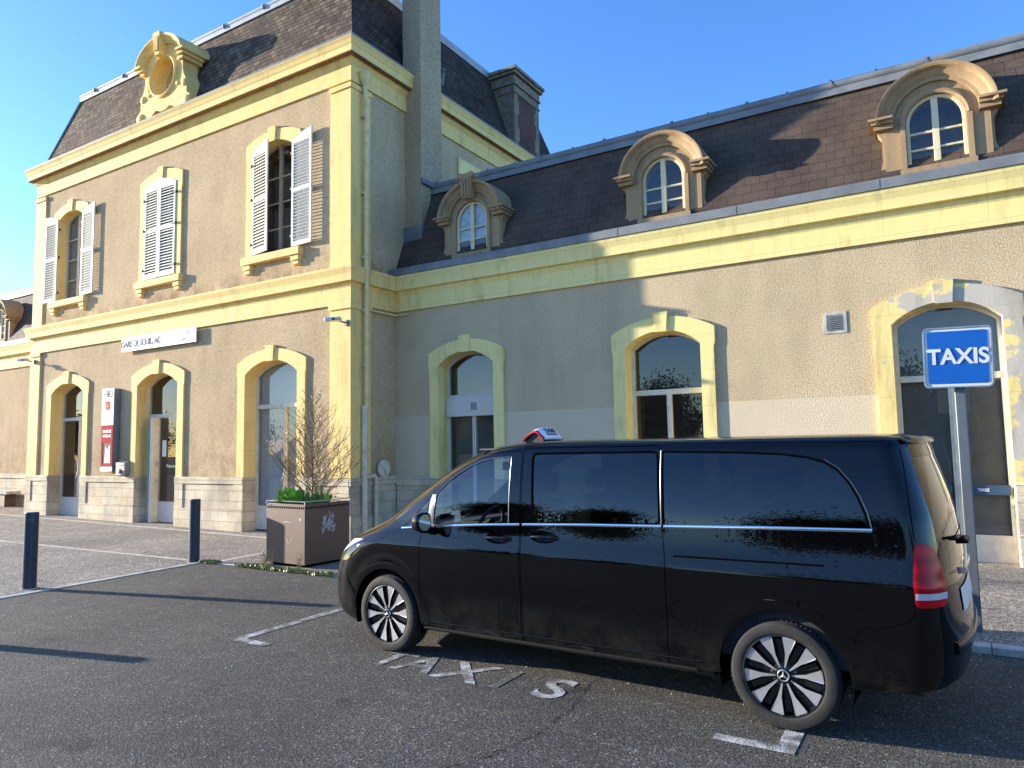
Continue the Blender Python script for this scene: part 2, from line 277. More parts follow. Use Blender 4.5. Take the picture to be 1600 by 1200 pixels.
# ------------------------------------------------------------------ helpers
def tag(o, label=None, cat=None, group=None, kind=None):
    if label: o['label'] = label
    if cat: o['category'] = cat
    if group: o['group'] = group
    if kind: o['kind'] = kind
    return o
def empty(name, loc=(0, 0, 0), rz=0, label=None, cat=None, group=None):
    o = bpy.data.objects.new(name, None); COL.objects.link(o); o.location = loc; o.rotation_euler = (0, 0, rz); o.empty_display_size = .2
    return tag(o, label, cat, group)
class MB:
    def __init__(s): s.v = []; s.f = []; s.mi = []; s.x = None; s.m = 0
    def add(s, vs, fs):
        b = len(s.v)
        for p in vs:
            if s.x is not None: p = s.x @ Vector(p)
            s.v.append(tuple(p))
        for f in fs: s.f.append([b+i for i in f]); s.mi.append(s.m)
        return s
    def box(s, x0, x1, y0, y1, z0, z1):
        vs = [(x, y, z) for z in (z0, z1) for y in (y0, y1) for x in (x0, x1)]
        return s.add(vs, [(0, 2, 3, 1), (4, 5, 7, 6), (0, 1, 5, 4), (2, 6, 7, 3), (0, 4, 6, 2), (1, 3, 7, 5)])
    def quad(s, *p): return s.add(p, [tuple(range(len(p)))])
    def ext(s, outer, y0, y1, holes=(), axis='y', back=True):
        """extrude a 2D outline (x,z) with holes from y0 to y1; axis x: outline is (y,z), extruded along x; axis z: outline is (x,y)"""
        tv, tf = tess(outer, holes)
        def P(p, d): return (p[0], d, p[1]) if axis == 'y' else ((d, p[0], p[1]) if axis == 'x' else (p[0], p[1], d))
        s.add([P(p, y0) for p in tv], tf)
        if back: s.add([P(p, y1) for p in tv], [f[::-1] for f in tf])
        for lp in (outer, *holes):
            n = len(lp); s.add([P(p, y0) for p in lp]+[P(p, y1) for p in lp], [(i, (i+1) % n, n+(i+1) % n, n+i) for i in range(n)])
        return s
    def tube(s, pts, r, n=8, cap=True, r2=None):
        pts = [Vector(p) for p in pts]; k = len(pts); rr = r if isinstance(r, (list, tuple)) else [r+(((r2 if r2 is not None else r)-r)*i/(max(1, k-1))) for i in range(k)]
        vs = []; up = None
        for i, p in enumerate(pts):
            t = (pts[min(i+1, k-1)]-pts[max(i-1, 0)]).normalized()
            if up is None: up = t.orthogonal().normalized()
            a = (up-t*up.dot(t)).normalized(); up = a; b = t.cross(a)
            for j in range(n): q = 2*math.pi*j/n; vs.append(p+(a*math.cos(q)+b*math.sin(q))*rr[i])
        fs = [(i*n+j, i*n+(j+1) % n, (i+1)*n+(j+1) % n, (i+1)*n+j) for i in range(k-1) for j in range(n)]
        if cap: fs += [tuple(range(n))[::-1], tuple((k-1)*n+j for j in range(n))]
        return s.add(vs, fs)
    def lathe(s, prof, c, axis='z', n=32, closed=False):
        vs = []; k = len(prof)
        for (r, h) in prof:
            for j in range(n):
                a = 2*math.pi*j/n; u, w = r*math.cos(a), r*math.sin(a)
                vs.append((c[0]+u, c[1]+w, c[2]+h) if axis == 'z' else ((c[0]+u, c[1]+h, c[2]+w) if axis == 'y' else (c[0]+h, c[1]+u, c[2]+w)))
        rng_ = range(k if closed else k-1)
        return s.add(vs, [(i*n+j, i*n+(j+1) % n, ((i+1) % k)*n+(j+1) % n, ((i+1) % k)*n+j) for i in rng_ for j in range(n)])
    def mould(s, prof, path):
        """profile (projection, z) swept along a plan path; projection to the right-hand side of the path"""
        k = len(prof); vs = []; n = len(path)
        for i, p in enumerate(path):
            p = Vector(p); d0 = (p-Vector(path[i-1])).normalized() if i else None; d1 = (Vector(path[i+1])-p).normalized() if i < n-1 else None
            nn = [Vector((d.y, -d.x)) for d in (d0, d1) if d is not None]
            m = nn[0] if len(nn) == 1 else (nn[0]+nn[1])/(1+nn[0].dot(nn[1]))
            for (q, z) in prof: vs.append((p.x+m.x*q, p.y+m.y*q, z))
        fs = [(i*k+j, (i+1)*k+j, (i+1)*k+(j+1) % k, i*k+(j+1) % k) for i in range(n-1) for j in range(k)]
        fs += [tuple(range(k)), tuple((n-1)*k+j for j in range(k))[::-1]]
        return s.add(vs, fs)
    def build(s, name, mats, parent=None, smooth=30, bevel=0, fixn=True):
        me = bpy.data.meshes.new(name); me.from_pydata(s.v, [], s.f); me.update()
        for m in (mats if isinstance(mats, (list, tuple)) else [mats]): me.materials.append(m)
        if any(s.mi): me.polygons.foreach_set('material_index', s.mi)
        if fixn:
            bm = bmesh.new(); bm.from_mesh(me); bmesh.ops.remove_doubles(bm, verts=bm.verts, dist=1e-5); bmesh.ops.recalc_face_normals(bm, faces=bm.faces); bm.to_mesh(me); bm.free()
        if smooth: me.shade_smooth(); me.set_sharp_from_angle(angle=R(smooth))
        o = bpy.data.objects.new(name, me); COL.objects.link(o)
        if parent is not None: o.parent = parent
        if bevel:
            b = o.modifiers.new('bevel', 'BEVEL'); b.width = bevel; b.segments = 2; b.limit_method = 'ANGLE'; b.angle_limit = R(40)
        return o
def inside(p, poly):
    x, y = p; c = False; n = len(poly); j = n-1
    for i in range(n):
        xi, yi = poly[i]; xj, yj = poly[j]
        if (yi > y) != (yj > y) and x < (xj-xi)*(y-yi)/(yj-yi)+xi: c = not c
        j = i
    return c
def tess(outer, holes=()):
    vs = []; es = []
    for lp in (outer, *holes):
        b = len(vs); n = len(lp); vs += [Vector(p) for p in lp]; es += [(b+i, b+(i+1) % n) for i in range(n)]
    r = delaunay_2d_cdt(vs, es, [], 0, 1e-6)
    out = []
    for f in r[2]:
        c = (sum(r[0][i].x for i in f)/len(f), sum(r[0][i].y for i in f)/len(f))
        if inside(c, outer) and not any(inside(c, h) for h in holes): out.append(list(f))
    return [tuple(p) for p in r[0]], out
def arch(xc, hw, zb, zs, rise, n=14):
    """arched outline, counter-clockwise from bottom left -> bottom right -> arc"""
    pts = [(xc-hw, zb), (xc+hw, zb)]
    if rise >= hw*.999:
        pts += [(xc+hw*math.cos(math.pi*i/n), zs+rise*math.sin(math.pi*i/n)) for i in range(n+1)]
    else:
        rad = (hw*hw+rise*rise)/(2*rise); a = math.asin(hw/rad)
        pts += [(xc+rad*math.sin(a-2*a*i/n), zs+rise-rad+rad*math.cos(a-2*a*i/n)) for i in range(n+1)]
    return pts
def text_mesh(txt, size, depth=.002, bold=0, align='CENTER', sx=1.0):
    cu = bpy.data.curves.new('lettering', 'FONT'); cu.body = txt; cu.size = size; cu.extrude = depth; cu.offset = bold; cu.align_x = align; cu.align_y = 'CENTER'
    o = bpy.data.objects.new('lettering', cu); COL.objects.link(o)
    dg = bpy.context.evaluated_depsgraph_get(); me = bpy.data.meshes.new_from_object(o.evaluated_get(dg))
    bpy.data.objects.remove(o)
    me.transform(Matrix.Diagonal((sx, 1, 1, 1)))
    return me
def put_text(txt, size, mat, parent, mtx, name='lettering', bold=0, align='CENTER', sx=1.0, depth=.002):
    me = text_mesh(txt, size, depth, bold, align, sx); me.transform(mtx); me.materials.clear(); me.materials.append(mat)
    o = bpy.data.objects.new(name, me); COL.objects.link(o); o.parent = parent
    return o
def facing_y(x, y, z):      # text standing up, read by someone looking along +y
    return Matrix.Translation((x, y, z)) @ Matrix.Rotation(R(90), 4, 'X')

# ------------------------------------------------------------------ ground
def gz(x): return .006+(max(0, -x-11)*.009 if x < -8 else .050*min(1, (x+8)/8.2))
mb = MB(); mb.quad((-250, -250, 0), (250, -250, 0), (250, 250, 0), (-250, 250, 0)); tag(mb.build('ground', M['asphalt']), 'grey asphalt of the station car park', 'ground', kind='structure')
KL = [(-10.45, -9), (-10.60, 4.4), (-10.80, 7.68), (-10.0, 7.76), (-8, 7.73), (.2, 7.50), (16, 7.1)]
mb = MB(); xs_ = [-60, -40, -25, -16]
mb.add([(x, y, gz(x)) for x, y in [(-60, -9), (-11, -9), (-10.54, -9), (-10.69, 4.4), (-10.89, 7.80), (-11, 7.80), (-60, 7.80)]], [(0, 1, 5, 6), (1, 2, 3, 4, 5)])
mb.add([(x, y, gz(x)) for x, y in [(-60, 7.80), (-11, 7.80), (-10.89, 7.80), (-10.89, 13), (-11, 13), (-60, 13)]], [(0, 1, 4, 5), (1, 2, 3, 4)])
mb.add([(x, y, gz(x)) for x, y in [(-10.89, 7.80), (-10, 7.90), (-8, 7.88), (-8, 13), (-10.89, 13)]], [(0, 1, 2, 3, 4)])
mb.add([(x, y, gz(x)) for x, y in [(-8, 7.88), (.2, 7.65), (16, 7.25), (16, 13), (.2, 13), (-8, 13)]], [(0, 1, 4, 5), (1, 2, 3, 4)])
tag(mb.build('pavement', M['pavement'], fixn=False), kind='structure')
mb = MB()
for i in range(len(KL)-1):
    a, b = Vector(KL[i]), Vector(KL[i+1]); L_ = (b-a).length; k = max(1, int(L_/1.0)); d = (b-a)/k
    nn = Vector((-d.y, d.x)).normalized()*(.155 if i > 1 else .10)
    for j in range(k):
        p, q = a+d*j+d.normalized()*.004, a+d*(j+1)-d.normalized()*.004
        h0, h1 = gz(p.x)+.005, gz(q.x)+.005
        c = [p, q, q+nn, p+nn]; ch = d.normalized()*0
        o_ = nn.normalized()*.007
        mb.add([(p.x, p.y, -.05), (q.x, q.y, -.05), (q.x, q.y, h1-.006), (p.x, p.y, h0-.006), (p.x+o_.x, p.y+o_.y, h0), (q.x+o_.x, q.y+o_.y, h1), (q.x+nn.x, q.y+nn.y, h1), (p.x+nn.x, p.y+nn.y, h0), (p.x+nn.x, p.y+nn.y, -.05), (q.x+nn.x, q.y+nn.y, -.05)],
               [(0, 1, 2, 3), (3, 2, 5, 4), (4, 5, 6, 7), (7, 6, 9, 8), (0, 3, 4, 7, 8), (1, 9, 6, 5, 2)])
tag(mb.build('kerb', M['kerb'], smooth=0), kind='structure')
def ribbon(mb, pts, w, z, zf=None):
    for i in range(len(pts)-1):
        a, b = Vector(pts[i]), Vector(pts[i+1]); d = (b-a).normalized(); n = Vector((-d.y, d.x))*w/2
        za = z if zf is None else zf(a.x)+z; zb = z if zf is None else zf(b.x)+z
        mb.quad((a.x-n.x, a.y-n.y, za), (b.x-n.x, b.y-n.y, zb), (b.x+n.x, b.y+n.y, zb), (a.x+n.x, a.y+n.y, za))
mb = MB(); ribbon(mb, [(-40, 6.3), (-17.1, 7.42), (-11.0, 7.75)], .12, .005, gz); ribbon(mb, [(-10.62, 7.92), (-10.85, 10.2)], .13, .004, gz); ribbon(mb, [(-60, 10.35), (-23.5, 10.35), (-11, 10.35), (-10.2, 10.35)], .14, .0045, gz)
tag(mb.build('paving_strip', M['strip'], fixn=False), kind='structure')
# markings
mb = MB(); ribbon(mb, [(-6.12, 4.78), (-6.17, 7.3)], .115, .004); ribbon(mb, [(-6.16, 4.78), (-5.68, 4.76)], .115, .0045)
tag(mb.build('parking_line', M['marking_worn'], fixn=False), kind='structure')
mb = MB(); ribbon(mb, [(-.955, 4.66), (-.975, 7.2)], .115, .004); ribbon(mb, [(-.90, 4.665), (-1.385, 4.665)], .10, .0045)
tag(mb.build('parking_line', M['marking'], fixn=False), kind='structure')
mb = MB(); ribbon(mb, [(-2.45, 4.33), (-1.4, 4.15), (-.4, 4.0)], .07, .004)
tag(mb.build('parking_line', M['marking_faint'], fixn=False), kind='structure')
def ground_text(ch, x, y, sx, mat, size=.57):
    me = text_mesh(ch, size, 0, .012, 'CENTER', sx); me.transform(Matrix.Translation((x, y, .004))); me.materials.clear(); me.materials.append(mat)
    tag_o = bpy.data.objects.new('road_lettering', me); COL.objects.link(tag_o); tag(tag_o, kind='structure')
ground_text('T', -4.32, 4.97, 1.0, M['marking_worn']); ground_text('A', -3.98, 4.96, 1.0, M['marking_worn']); ground_text('X', -3.52, 4.96, 1.0, M['marking'], .62)
ground_text('I', -3.13, 4.96, 1.0, M['marking_dim']); ground_text('S', -2.69, 4.95, .95, M['marking'], .6)
mb = MB(); cr = [(-2.9, 2.4), (-2.70, 3.2), (-2.593, 3.509), (-2.484, 3.716), (-2.436, 3.931), (-2.357, 4.2), (-2.394, 4.428), (-2.382, 4.566), (-2.413, 4.832), (-2.501, 5.181), (-2.45, 5.6)]
cp = []
for i in range(len(cr)-1):
    for j in range(8): t = j/8; cp.append((cr[i][0]*(1-t)+cr[i+1][0]*t+random.uniform(-.012, .012), cr[i][1]*(1-t)+cr[i+1][1]*t+random.uniform(-.008, .008)))
for i in range(len(cp)-1): ribbon(mb, cp[i:i+2], random.uniform(.002, .008), .0035)
tag(mb.build('ground_crack', M['hole_dark'], fixn=False), kind='structure')

# ------------------------------------------------------------------ station building
B = empty('station_building', (0, 0, 0), 0, 'two storey station building with yellow trim, beige walls and mansard roof', 'building')
XL, XR, YP, YW = -23.55, -10.5, 10.866, 12.25; XE, XWL = 9.0, -44.0; YB = 20.85
P_C = [-21.45, -17.15, -12.90]; U_C = [-21.57, -17.18, -12.90]; W_C = [-8.56, -4.29, .045]
GO = dict(hw=.86, zs=3.58, rise=.30)       # pavilion ground openings
WO = dict(hw=.70, zs=3.58, rise=.28)
UO = dict(hw=.67, zs=8.74, rise=.22)
def wall_panel(mb, y, x0, x1, z0, z1, ops, nseg=14):
    bx = {x0, x1}
    for (xc, hw, zb, zs, rise) in ops:
        for p in arch(xc, hw, zb, zs, rise, nseg): bx.add(p[0])
    bx = sorted(bx); bx = [b for i, b in enumerate(bx) if i == 0 or b-bx[i-1] > 1e-6]
    def top(op, x):
        xc, hw, zb, zs, rise = op; rad = (hw*hw+rise*rise)/(2*rise); return zs+rise-rad+math.sqrt(max(0, rad*rad-(x-xc)**2))
    for a, b in zip(bx[:-1], bx[1:]):
        op = next((o for o in ops if o[0]-o[1] < (a+b)/2 < o[0]+o[1]), None)
        if op is None: mb.quad((a, y, z0), (b, y, z0), (b, y, z1), (a, y, z1))
        else:
            if op[2] > z0: mb.quad((a, y, z0), (b, y, z0), (b, y, op[2]), (a, y, op[2]))
            mb.quad((a, y, top(op, a)), (b, y, top(op, b)), (b, y, z1), (a, y, z1))
def op(c, o, zb): return (c, o['hw']+.03, zb, o['zs'], o['rise']+.02)
mb = MB()
wall_panel(mb, YP, XL, XR, 1.20, 4.9, [op(c, GO, -.1) for c in P_C]); wall_panel(mb, YP, XL, XR, 4.9, 9.8, [op(c, UO, 6.30) for c in U_C])
mb.quad((XR, YP, 1.2), (XR, YB, 1.2), (XR, YB, 10.2), (XR, YP, 10.2)); mb.quad((XL, YP, 1.2), (XL, YB, 1.2), (XL, YB, 10.2), (XL, YP, 10.2)); mb.quad((XL, YP, 9.8), (XR, YP, 9.8), (XR, YP, 10.2), (XL, YP, 10.2))
mb.build('wall', M['stucco_pav'], B, smooth=0, fixn=False)
mb = MB(); wall_panel(mb, YW, XR, XE, 1.15, 4.9, [op(c, WO, -.1) for c in W_C]); mb.build('wall', M['stucco_wing'], B, smooth=0, fixn=False)
mb = MB(); wall_panel(mb, YW, XWL, XL, 1.15, 4.9, []); mb.build('wall', M['stucco_pav'], B, smooth=0, fixn=False)
# plinth (stone base with a cap course), interrupted at the door openings
def plinth(runs, y, mat, zt):
    mb = MB()
    for a, b in runs:
        mb.box(a, b, y-.075, y+.35, -.2, .50); mb.box(a+.0, b-.0, y-.045, y+.35, .50, zt-.16); mb.box(a, b, y-.08, y+.35, zt-.16, zt)
        if b-a > 1.2:       # framed panels: raised ends
            mb.box(a, a+.33, y-.068, y-.04, .50, zt-.16); mb.box(b-.33, b, y-.068, y-.04, .50, zt-.16)
    return mb.build('plinth', mat, B, bevel=.008)
ex = GO['hw']-.006
for run in [(XL-.04, P_C[0]-ex), (P_C[0]+ex, P_C[1]-ex), (P_C[1]+ex, P_C[2]-ex), (P_C[2]+ex, XR+.02)]: plinth([run], YP, M['stone_x'], 1.25)
ew = WO['hw']-.006
for run in [(XR+.08, W_C[0]-ew), (W_C[0]+ew, W_C[1]-ew), (W_C[1]+ew, W_C[2]-ew), (W_C[2]+ew, XE)]: plinth([run], YW, M['stone_x'], 1.20)
plinth([(XWL, XL)], YW, M['stone_x'], 1.22)
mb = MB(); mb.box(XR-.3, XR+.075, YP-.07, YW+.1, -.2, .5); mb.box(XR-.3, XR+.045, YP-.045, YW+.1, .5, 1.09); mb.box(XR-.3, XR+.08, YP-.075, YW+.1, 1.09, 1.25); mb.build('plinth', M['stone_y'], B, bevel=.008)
# quoin pilasters
for z0, z1 in ((1.25, 4.9), (5.66, 9.68)):
    zt = z1
    mb = MB(); mb.box(XR-.55, XR+.045, YP-.045, YP+.02, z0, z1); mb.box(XR-.02, XR+.045, YP+.02, YP+.56, z0, z1)
    mb.box(XR-.58, XR+.075, YP-.075, YP-.04, zt-.13, zt-.02); mb.box(XR+.04, XR+.075, YP-.04, YP+.59, zt-.13, zt-.02); mb.build('pilaster', M['yellow'], B, bevel=.006)
    mb = MB(); mb.box(XL-.045, XL+.52, YP-.045, YP+.02, z0, z1); mb.box(XL-.045, XL+.02, YP+.02, YP+.52, z0, z1)
    mb.box(XL-.075, XL+.55, YP-.075, YP-.04, zt-.13, zt-.02); mb.build('pilaster', M['yellow'], B, bevel=.006)
# string course / wing cornice : one continuous profile round the corner
prof = [(-.02, 4.88), (.050, 4.88), (.050, 5.22), (.065, 5.245), (.07, 5.28), (.075, 5.325), (.16, 5.335), (.16, 5.48), (.165, 5.50), (.175, 5.525), (.19, 5.58), (.20, 5.61), (.20, 5.65), (.0, 5.70), (-.02, 5.70)]
mb = MB(); mb.mould(prof, [(XL, YW+.001), (XL, YP), (XR, YP), (XR, YW), (XR+.2, YW)]); mb.build('string_course', M['yellow'], B)
mb = MB(); mb.mould(prof, [(XR+.201, YW), (XE, YW)]); mb.build('cornice', M['yellow_pale'], B)
mb = MB(); mb.mould(prof, [(XWL, YW), (XL-.201, YW)]); mb.build('cornice', M['yellow'], B)
# upper cornice
prof2 = [(-.02, 9.72), (.045, 9.72), (.045, 10.08), (.06, 10.10), (.09, 10.15), (.11, 10.20), (.115, 10.225), (.24, 10.235), (.24, 10.37), (.255, 10.39), (.265, 10.43), (.285, 10.50), (.30, 10.52), (.30, 10.555), (.2, 10.58), (-.02, 10.60)]
mb = MB(); mb.mould(prof2, [(XL, YB), (XL, YP), (XR, YP), (XR, 12.66)]); mb.build('cornice', M['yellow'], B)
mb = MB(); mb.mould(prof2, [(XR, 13.42), (XR, YB)]); mb.build('cornice', M['yellow'], B)
mb = MB(); dl = [(.105, 10.218), (.236, 10.218), (.236, 10.234), (.105, 10.234)]; mb.mould(dl, [(XL, YB), (XL, YP), (XR, YP), (XR, 12.66)]); mb.build('brown_strip', M['cornice_brown'], B)  # thin brown strip along the underside of the fascia
mb = MB(); mb.mould(dl, [(XR, 13.42), (XR, YB)]); mb.build('brown_strip', M['cornice_brown'], B)
# zinc lip on top of the upper cornice
pl = [(.265, 10.545), (.305, 10.545), (.305, 10.58), (.15, 10.60), (.15, 10.585)]
mb = MB(); mb.mould(pl, [(XL, YB), (XL, YP), (XR, YP), (XR, 12.66)]); mb.mould(pl, [(XR, 13.42), (XR, YB)]); mb.build('gutter', M['zinc_dark'], B)
# zinc gutters of the wings
gp = [(.16, 5.652), (.225, 5.655), (.225, 5.79), (.21, 5.805), (.19, 5.805), (.19, 5.82), (.03, 5.86), (.03, 5.70)]
for x0, x1, mt in ((XR, XE, 'zinc_dark'), (XWL, XL, 'zinc')):
    mb = MB(); mb.mould(gp, [(x0, YW), (x1, YW)])
    x = x0+1.2
    while x < x1: mb.box(x, x+.02, YW-.229, YW-.18, 5.66, 5.802); x += 2.15
    mb.build('gutter', M[mt], B)
# mansard roofs
def slope_roof(pts, mat): mb = MB(); mb.quad(*pts); return mb.build('roof', mat, B, smooth=0, fixn=False)
rb, rt, zb_, zt_ = -.08, .78, 10.50, 13.02
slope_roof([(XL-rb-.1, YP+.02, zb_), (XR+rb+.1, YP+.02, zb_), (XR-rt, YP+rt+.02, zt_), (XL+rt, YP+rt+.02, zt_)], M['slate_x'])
slope_roof([(XR+rb+.1, YP+.02, zb_), (XR+rb+.1, YB, zb_), (XR-rt, YB-rt, zt_), (XR-rt, YP+rt+.02, zt_)], M['slate_y_shade'])
slope_roof([(XL-rb-.1, YB, zb_), (XL-rb-.1, YP+.02, zb_), (XL+rt, YP+rt+.02, zt_), (XL+rt, YB-rt, zt_)], M['slate_y_shade'])
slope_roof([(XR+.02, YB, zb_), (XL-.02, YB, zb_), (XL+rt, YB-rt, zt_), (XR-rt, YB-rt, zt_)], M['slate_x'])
mb = MB(); zc = zt_+.12
mb.add([(XL+rt, YP+rt, zt_+.04), (XR-rt, YP+rt, zt_+.04), (XR-rt, YB-rt, zt_+.04), (XL+rt, YB-rt, zt_+.04), (XL+5, 15.8, zt_+.7), (XR-5, 15.8, zt_+.7)], [(0, 1, 5, 4), (1, 2, 5), (2, 3, 4, 5), (3, 0, 4)])
mb.build('roof', M['zinc'], B, smooth=0)
mb = MB(); yy = YP+rt-.0; r_ = .075
mb.tube([(XL+rt-.03, yy, zt_+.06), (XR-rt+.03, yy, zt_+.06)], r_, 12); mb.tube([(XR-rt, YP+rt, zt_+.06), (XR-rt, YB-rt, zt_+.06)], r_, 12); mb.tube([(XL+rt, YP+rt, zt_+.06), (XL+rt, YB-rt, zt_+.06)], r_, 12)
mb.box(XL+rt-.05, XR-rt+.03, yy-.055, yy+.03, zt_-.11, zt_+.02); mb.box(XR-rt-.03, XR-rt+.055, yy, YB-rt, zt_-.11, zt_+.02)
x = XL+1.6
while x < XR-1: mb.lathe([(r_+.012, -.02), (r_+.012, .02)], (x, yy, zt_+.06), 'x', 12); mb.box(x-.012, x+.012, yy-.11, yy-.05, zt_-.02, zt_+.10); x += 1.55
mb.build('ridge_roll', M['zinc'], B)
# hip flashings
mb = MB(); mb.tube([(XL-.0, YP+.03, zb_), (XL+rt, YP+rt, zt_)], .035, 8); mb.build('hip_flashing', M['zinc_dark'], B)
# wing roofs
WZ0, WZ1, WY0, WY1 = 5.80, 7.93, YW+.02, YW+.86
def wing_roof(x0, x1):
    mb = MB(); nn = 1; mb.quad((x0, WY0, WZ0), (x1, WY0, WZ0), (x1, WY1, WZ1), (x0, WY1, WZ1)); mb.build('roof', M['shingle'], B, smooth=0, fixn=False)
    mb = MB(); mb.quad((x0, WY1, WZ1+.03), (x1, WY1, WZ1+.03), (x1, 16.5, WZ1+.9), (x0, 16.5, WZ1+.9)); mb.quad((x1, 20, WZ1), (x0, 20, WZ1), (x0, 16.5, WZ1+.9), (x1, 16.5, WZ1+.9)); mb.build('roof', M['zinc_dark'], B, smooth=0, fixn=False)
    mb = MB(); mb.tube([(x0, WY1-.03, WZ1+.0), (x1, WY1-.03, WZ1+.0)], .085, 14)
    mb.add([(x0, WY1-.135, WZ1-.20), (x1, WY1-.135, WZ1-.20), (x1, WY1-.07, WZ1), (x0, WY1-.07, WZ1), (x0, WY1-.10, WZ1-.20), (x1, WY1-.10, WZ1-.20)], [(0, 1, 2, 3), (0, 4, 5, 1)])
    x = x0+.6
    while x < x1:
        mb.lathe([(.098, -.02), (.098, .02)], (x, WY1-.03, WZ1), 'x', 14); mb.box(x-.02, x+.02, WY1-.04, WY1+.03, WZ1+.09, WZ1+.125)
        mb.box(x+.7-.018, x+.7+.018, WY1-.03, WY1+.03, WZ1+.08, WZ1+.12); x += 1.42
    mb.build('ridge_roll', M['zinc_dark' if x0 > -12 else 'zinc'], B)
wing_roof(XR, XE); wing_roof(XWL, XL)
mb = MB(); mb.box(XE-.1, XE, YW, 20, -.2, 5.7); mb.box(XWL, XWL+.1, YW, 20, -.2, 5.7); mb.box(XWL, XE, 20, 20.1, -.2, 5.7); mb.box(XL, XR, YB-.1, YB, -.2, 10.2); mb.build('wall', M['stucco_flue'], B, smooth=0)
# surrounds -------------------------------------------------------------
def surround(c, o, y, zb, wid, proud, depth, mat, key=(.28, .20), shoulder=.34, foot=None, name='window_surround', zfoot=None):
    hw, zs, rise = o['hw'], o['zs'], o['rise']
    z0 = zb if zfoot is None else zfoot
    inner = arch(c, hw, z0, zs, rise)
    ow = hw+wid; so = zs+.27; r2 = rise-.02
    top = arch(c, ow, so, so, r2)[2:]
    outer = [(c-ow, z0), (c+ow, z0)] if False else None
    outer = [(c-ow+.022, z0), (c-hw, z0)]+[(c-hw, zs)]+inner[::-1][1:-2]+[(c+hw, zs), (c+hw, z0), (c+ow-.022, z0), (c+ow-.022, so-shoulder), (c+ow, so-shoulder+.05)]+top+[(c-ow, so-shoulder+.05), (c-ow+.022, so-shoulder)]
    # dedupe
    q = []
    for p in outer:
        if not q or math.hypot(p[0]-q[-1][0], p[1]-q[-1][1]) > 1e-4: q.append(p)
    mb = MB(); mb.ext(q, y-proud, y+.01)
    # reveal
    iv = arch(c, hw, zb, zs, rise)
    n = len(iv); mb.add([(p[0], y+.0095, p[1]) for p in iv]+[(p[0], y+depth, p[1]) for p in iv], [(i, (i+1) % n, n+(i+1) % n, n+i) for i in range(1, n)])
    ks = so+r2
    mb.add([(c-key[0]/2+.03, y-proud-.035, zs+rise-.03), (c+key[0]/2-.03, y-proud-.035, zs+rise-.03), (c+key[0]/2, y-proud-.035, ks+.075), (c-key[0]/2, y-proud-.035, ks+.075),
            (c-key[0]/2+.03, y+.02, zs+rise-.03), (c+key[0]/2-.03, y+.02, zs+rise-.03), (c+key[0]/2, y+.02, ks+.075), (c-key[0]/2, y+.02, ks+.075)],
           [(0, 1, 2, 3), (4, 7, 6, 5), (0, 4, 5, 1), (1, 5, 6, 2), (2, 6, 7, 3), (3, 7, 4, 0)])
    return mb.build(name, mat, B, fixn=True)
for c in P_C: surround(c, GO, YP, -.1, .27, .05, .30, M['yellow'], zfoot=1.25)
for c in W_C: surround(c, WO, YW, -.1, .255, .05, .30, M['yellow_flaked'] if c > -1 else M['yellow_pale'], zfoot=1.20)
for c in U_C:
    surround(c, UO, YP, 6.30, .245, .05, .30, M['yellow'], shoulder=.42)
    mb = MB(); mb.box(c-.97, c+.97, YP-.13, YP+.3, 6.14, 6.32)
    for s in (-1, 1): mb.box(c+s*.80-.13, c+s*.80+.13, YP-.10, YP+.01, 6.02, 6.14); mb.box(c+s*.80-.10, c+s*.80+.10, YP-.075, YP+.01, 5.93, 6.02)
    mb.build('window_sill', M['yellow'], B, bevel=.012)
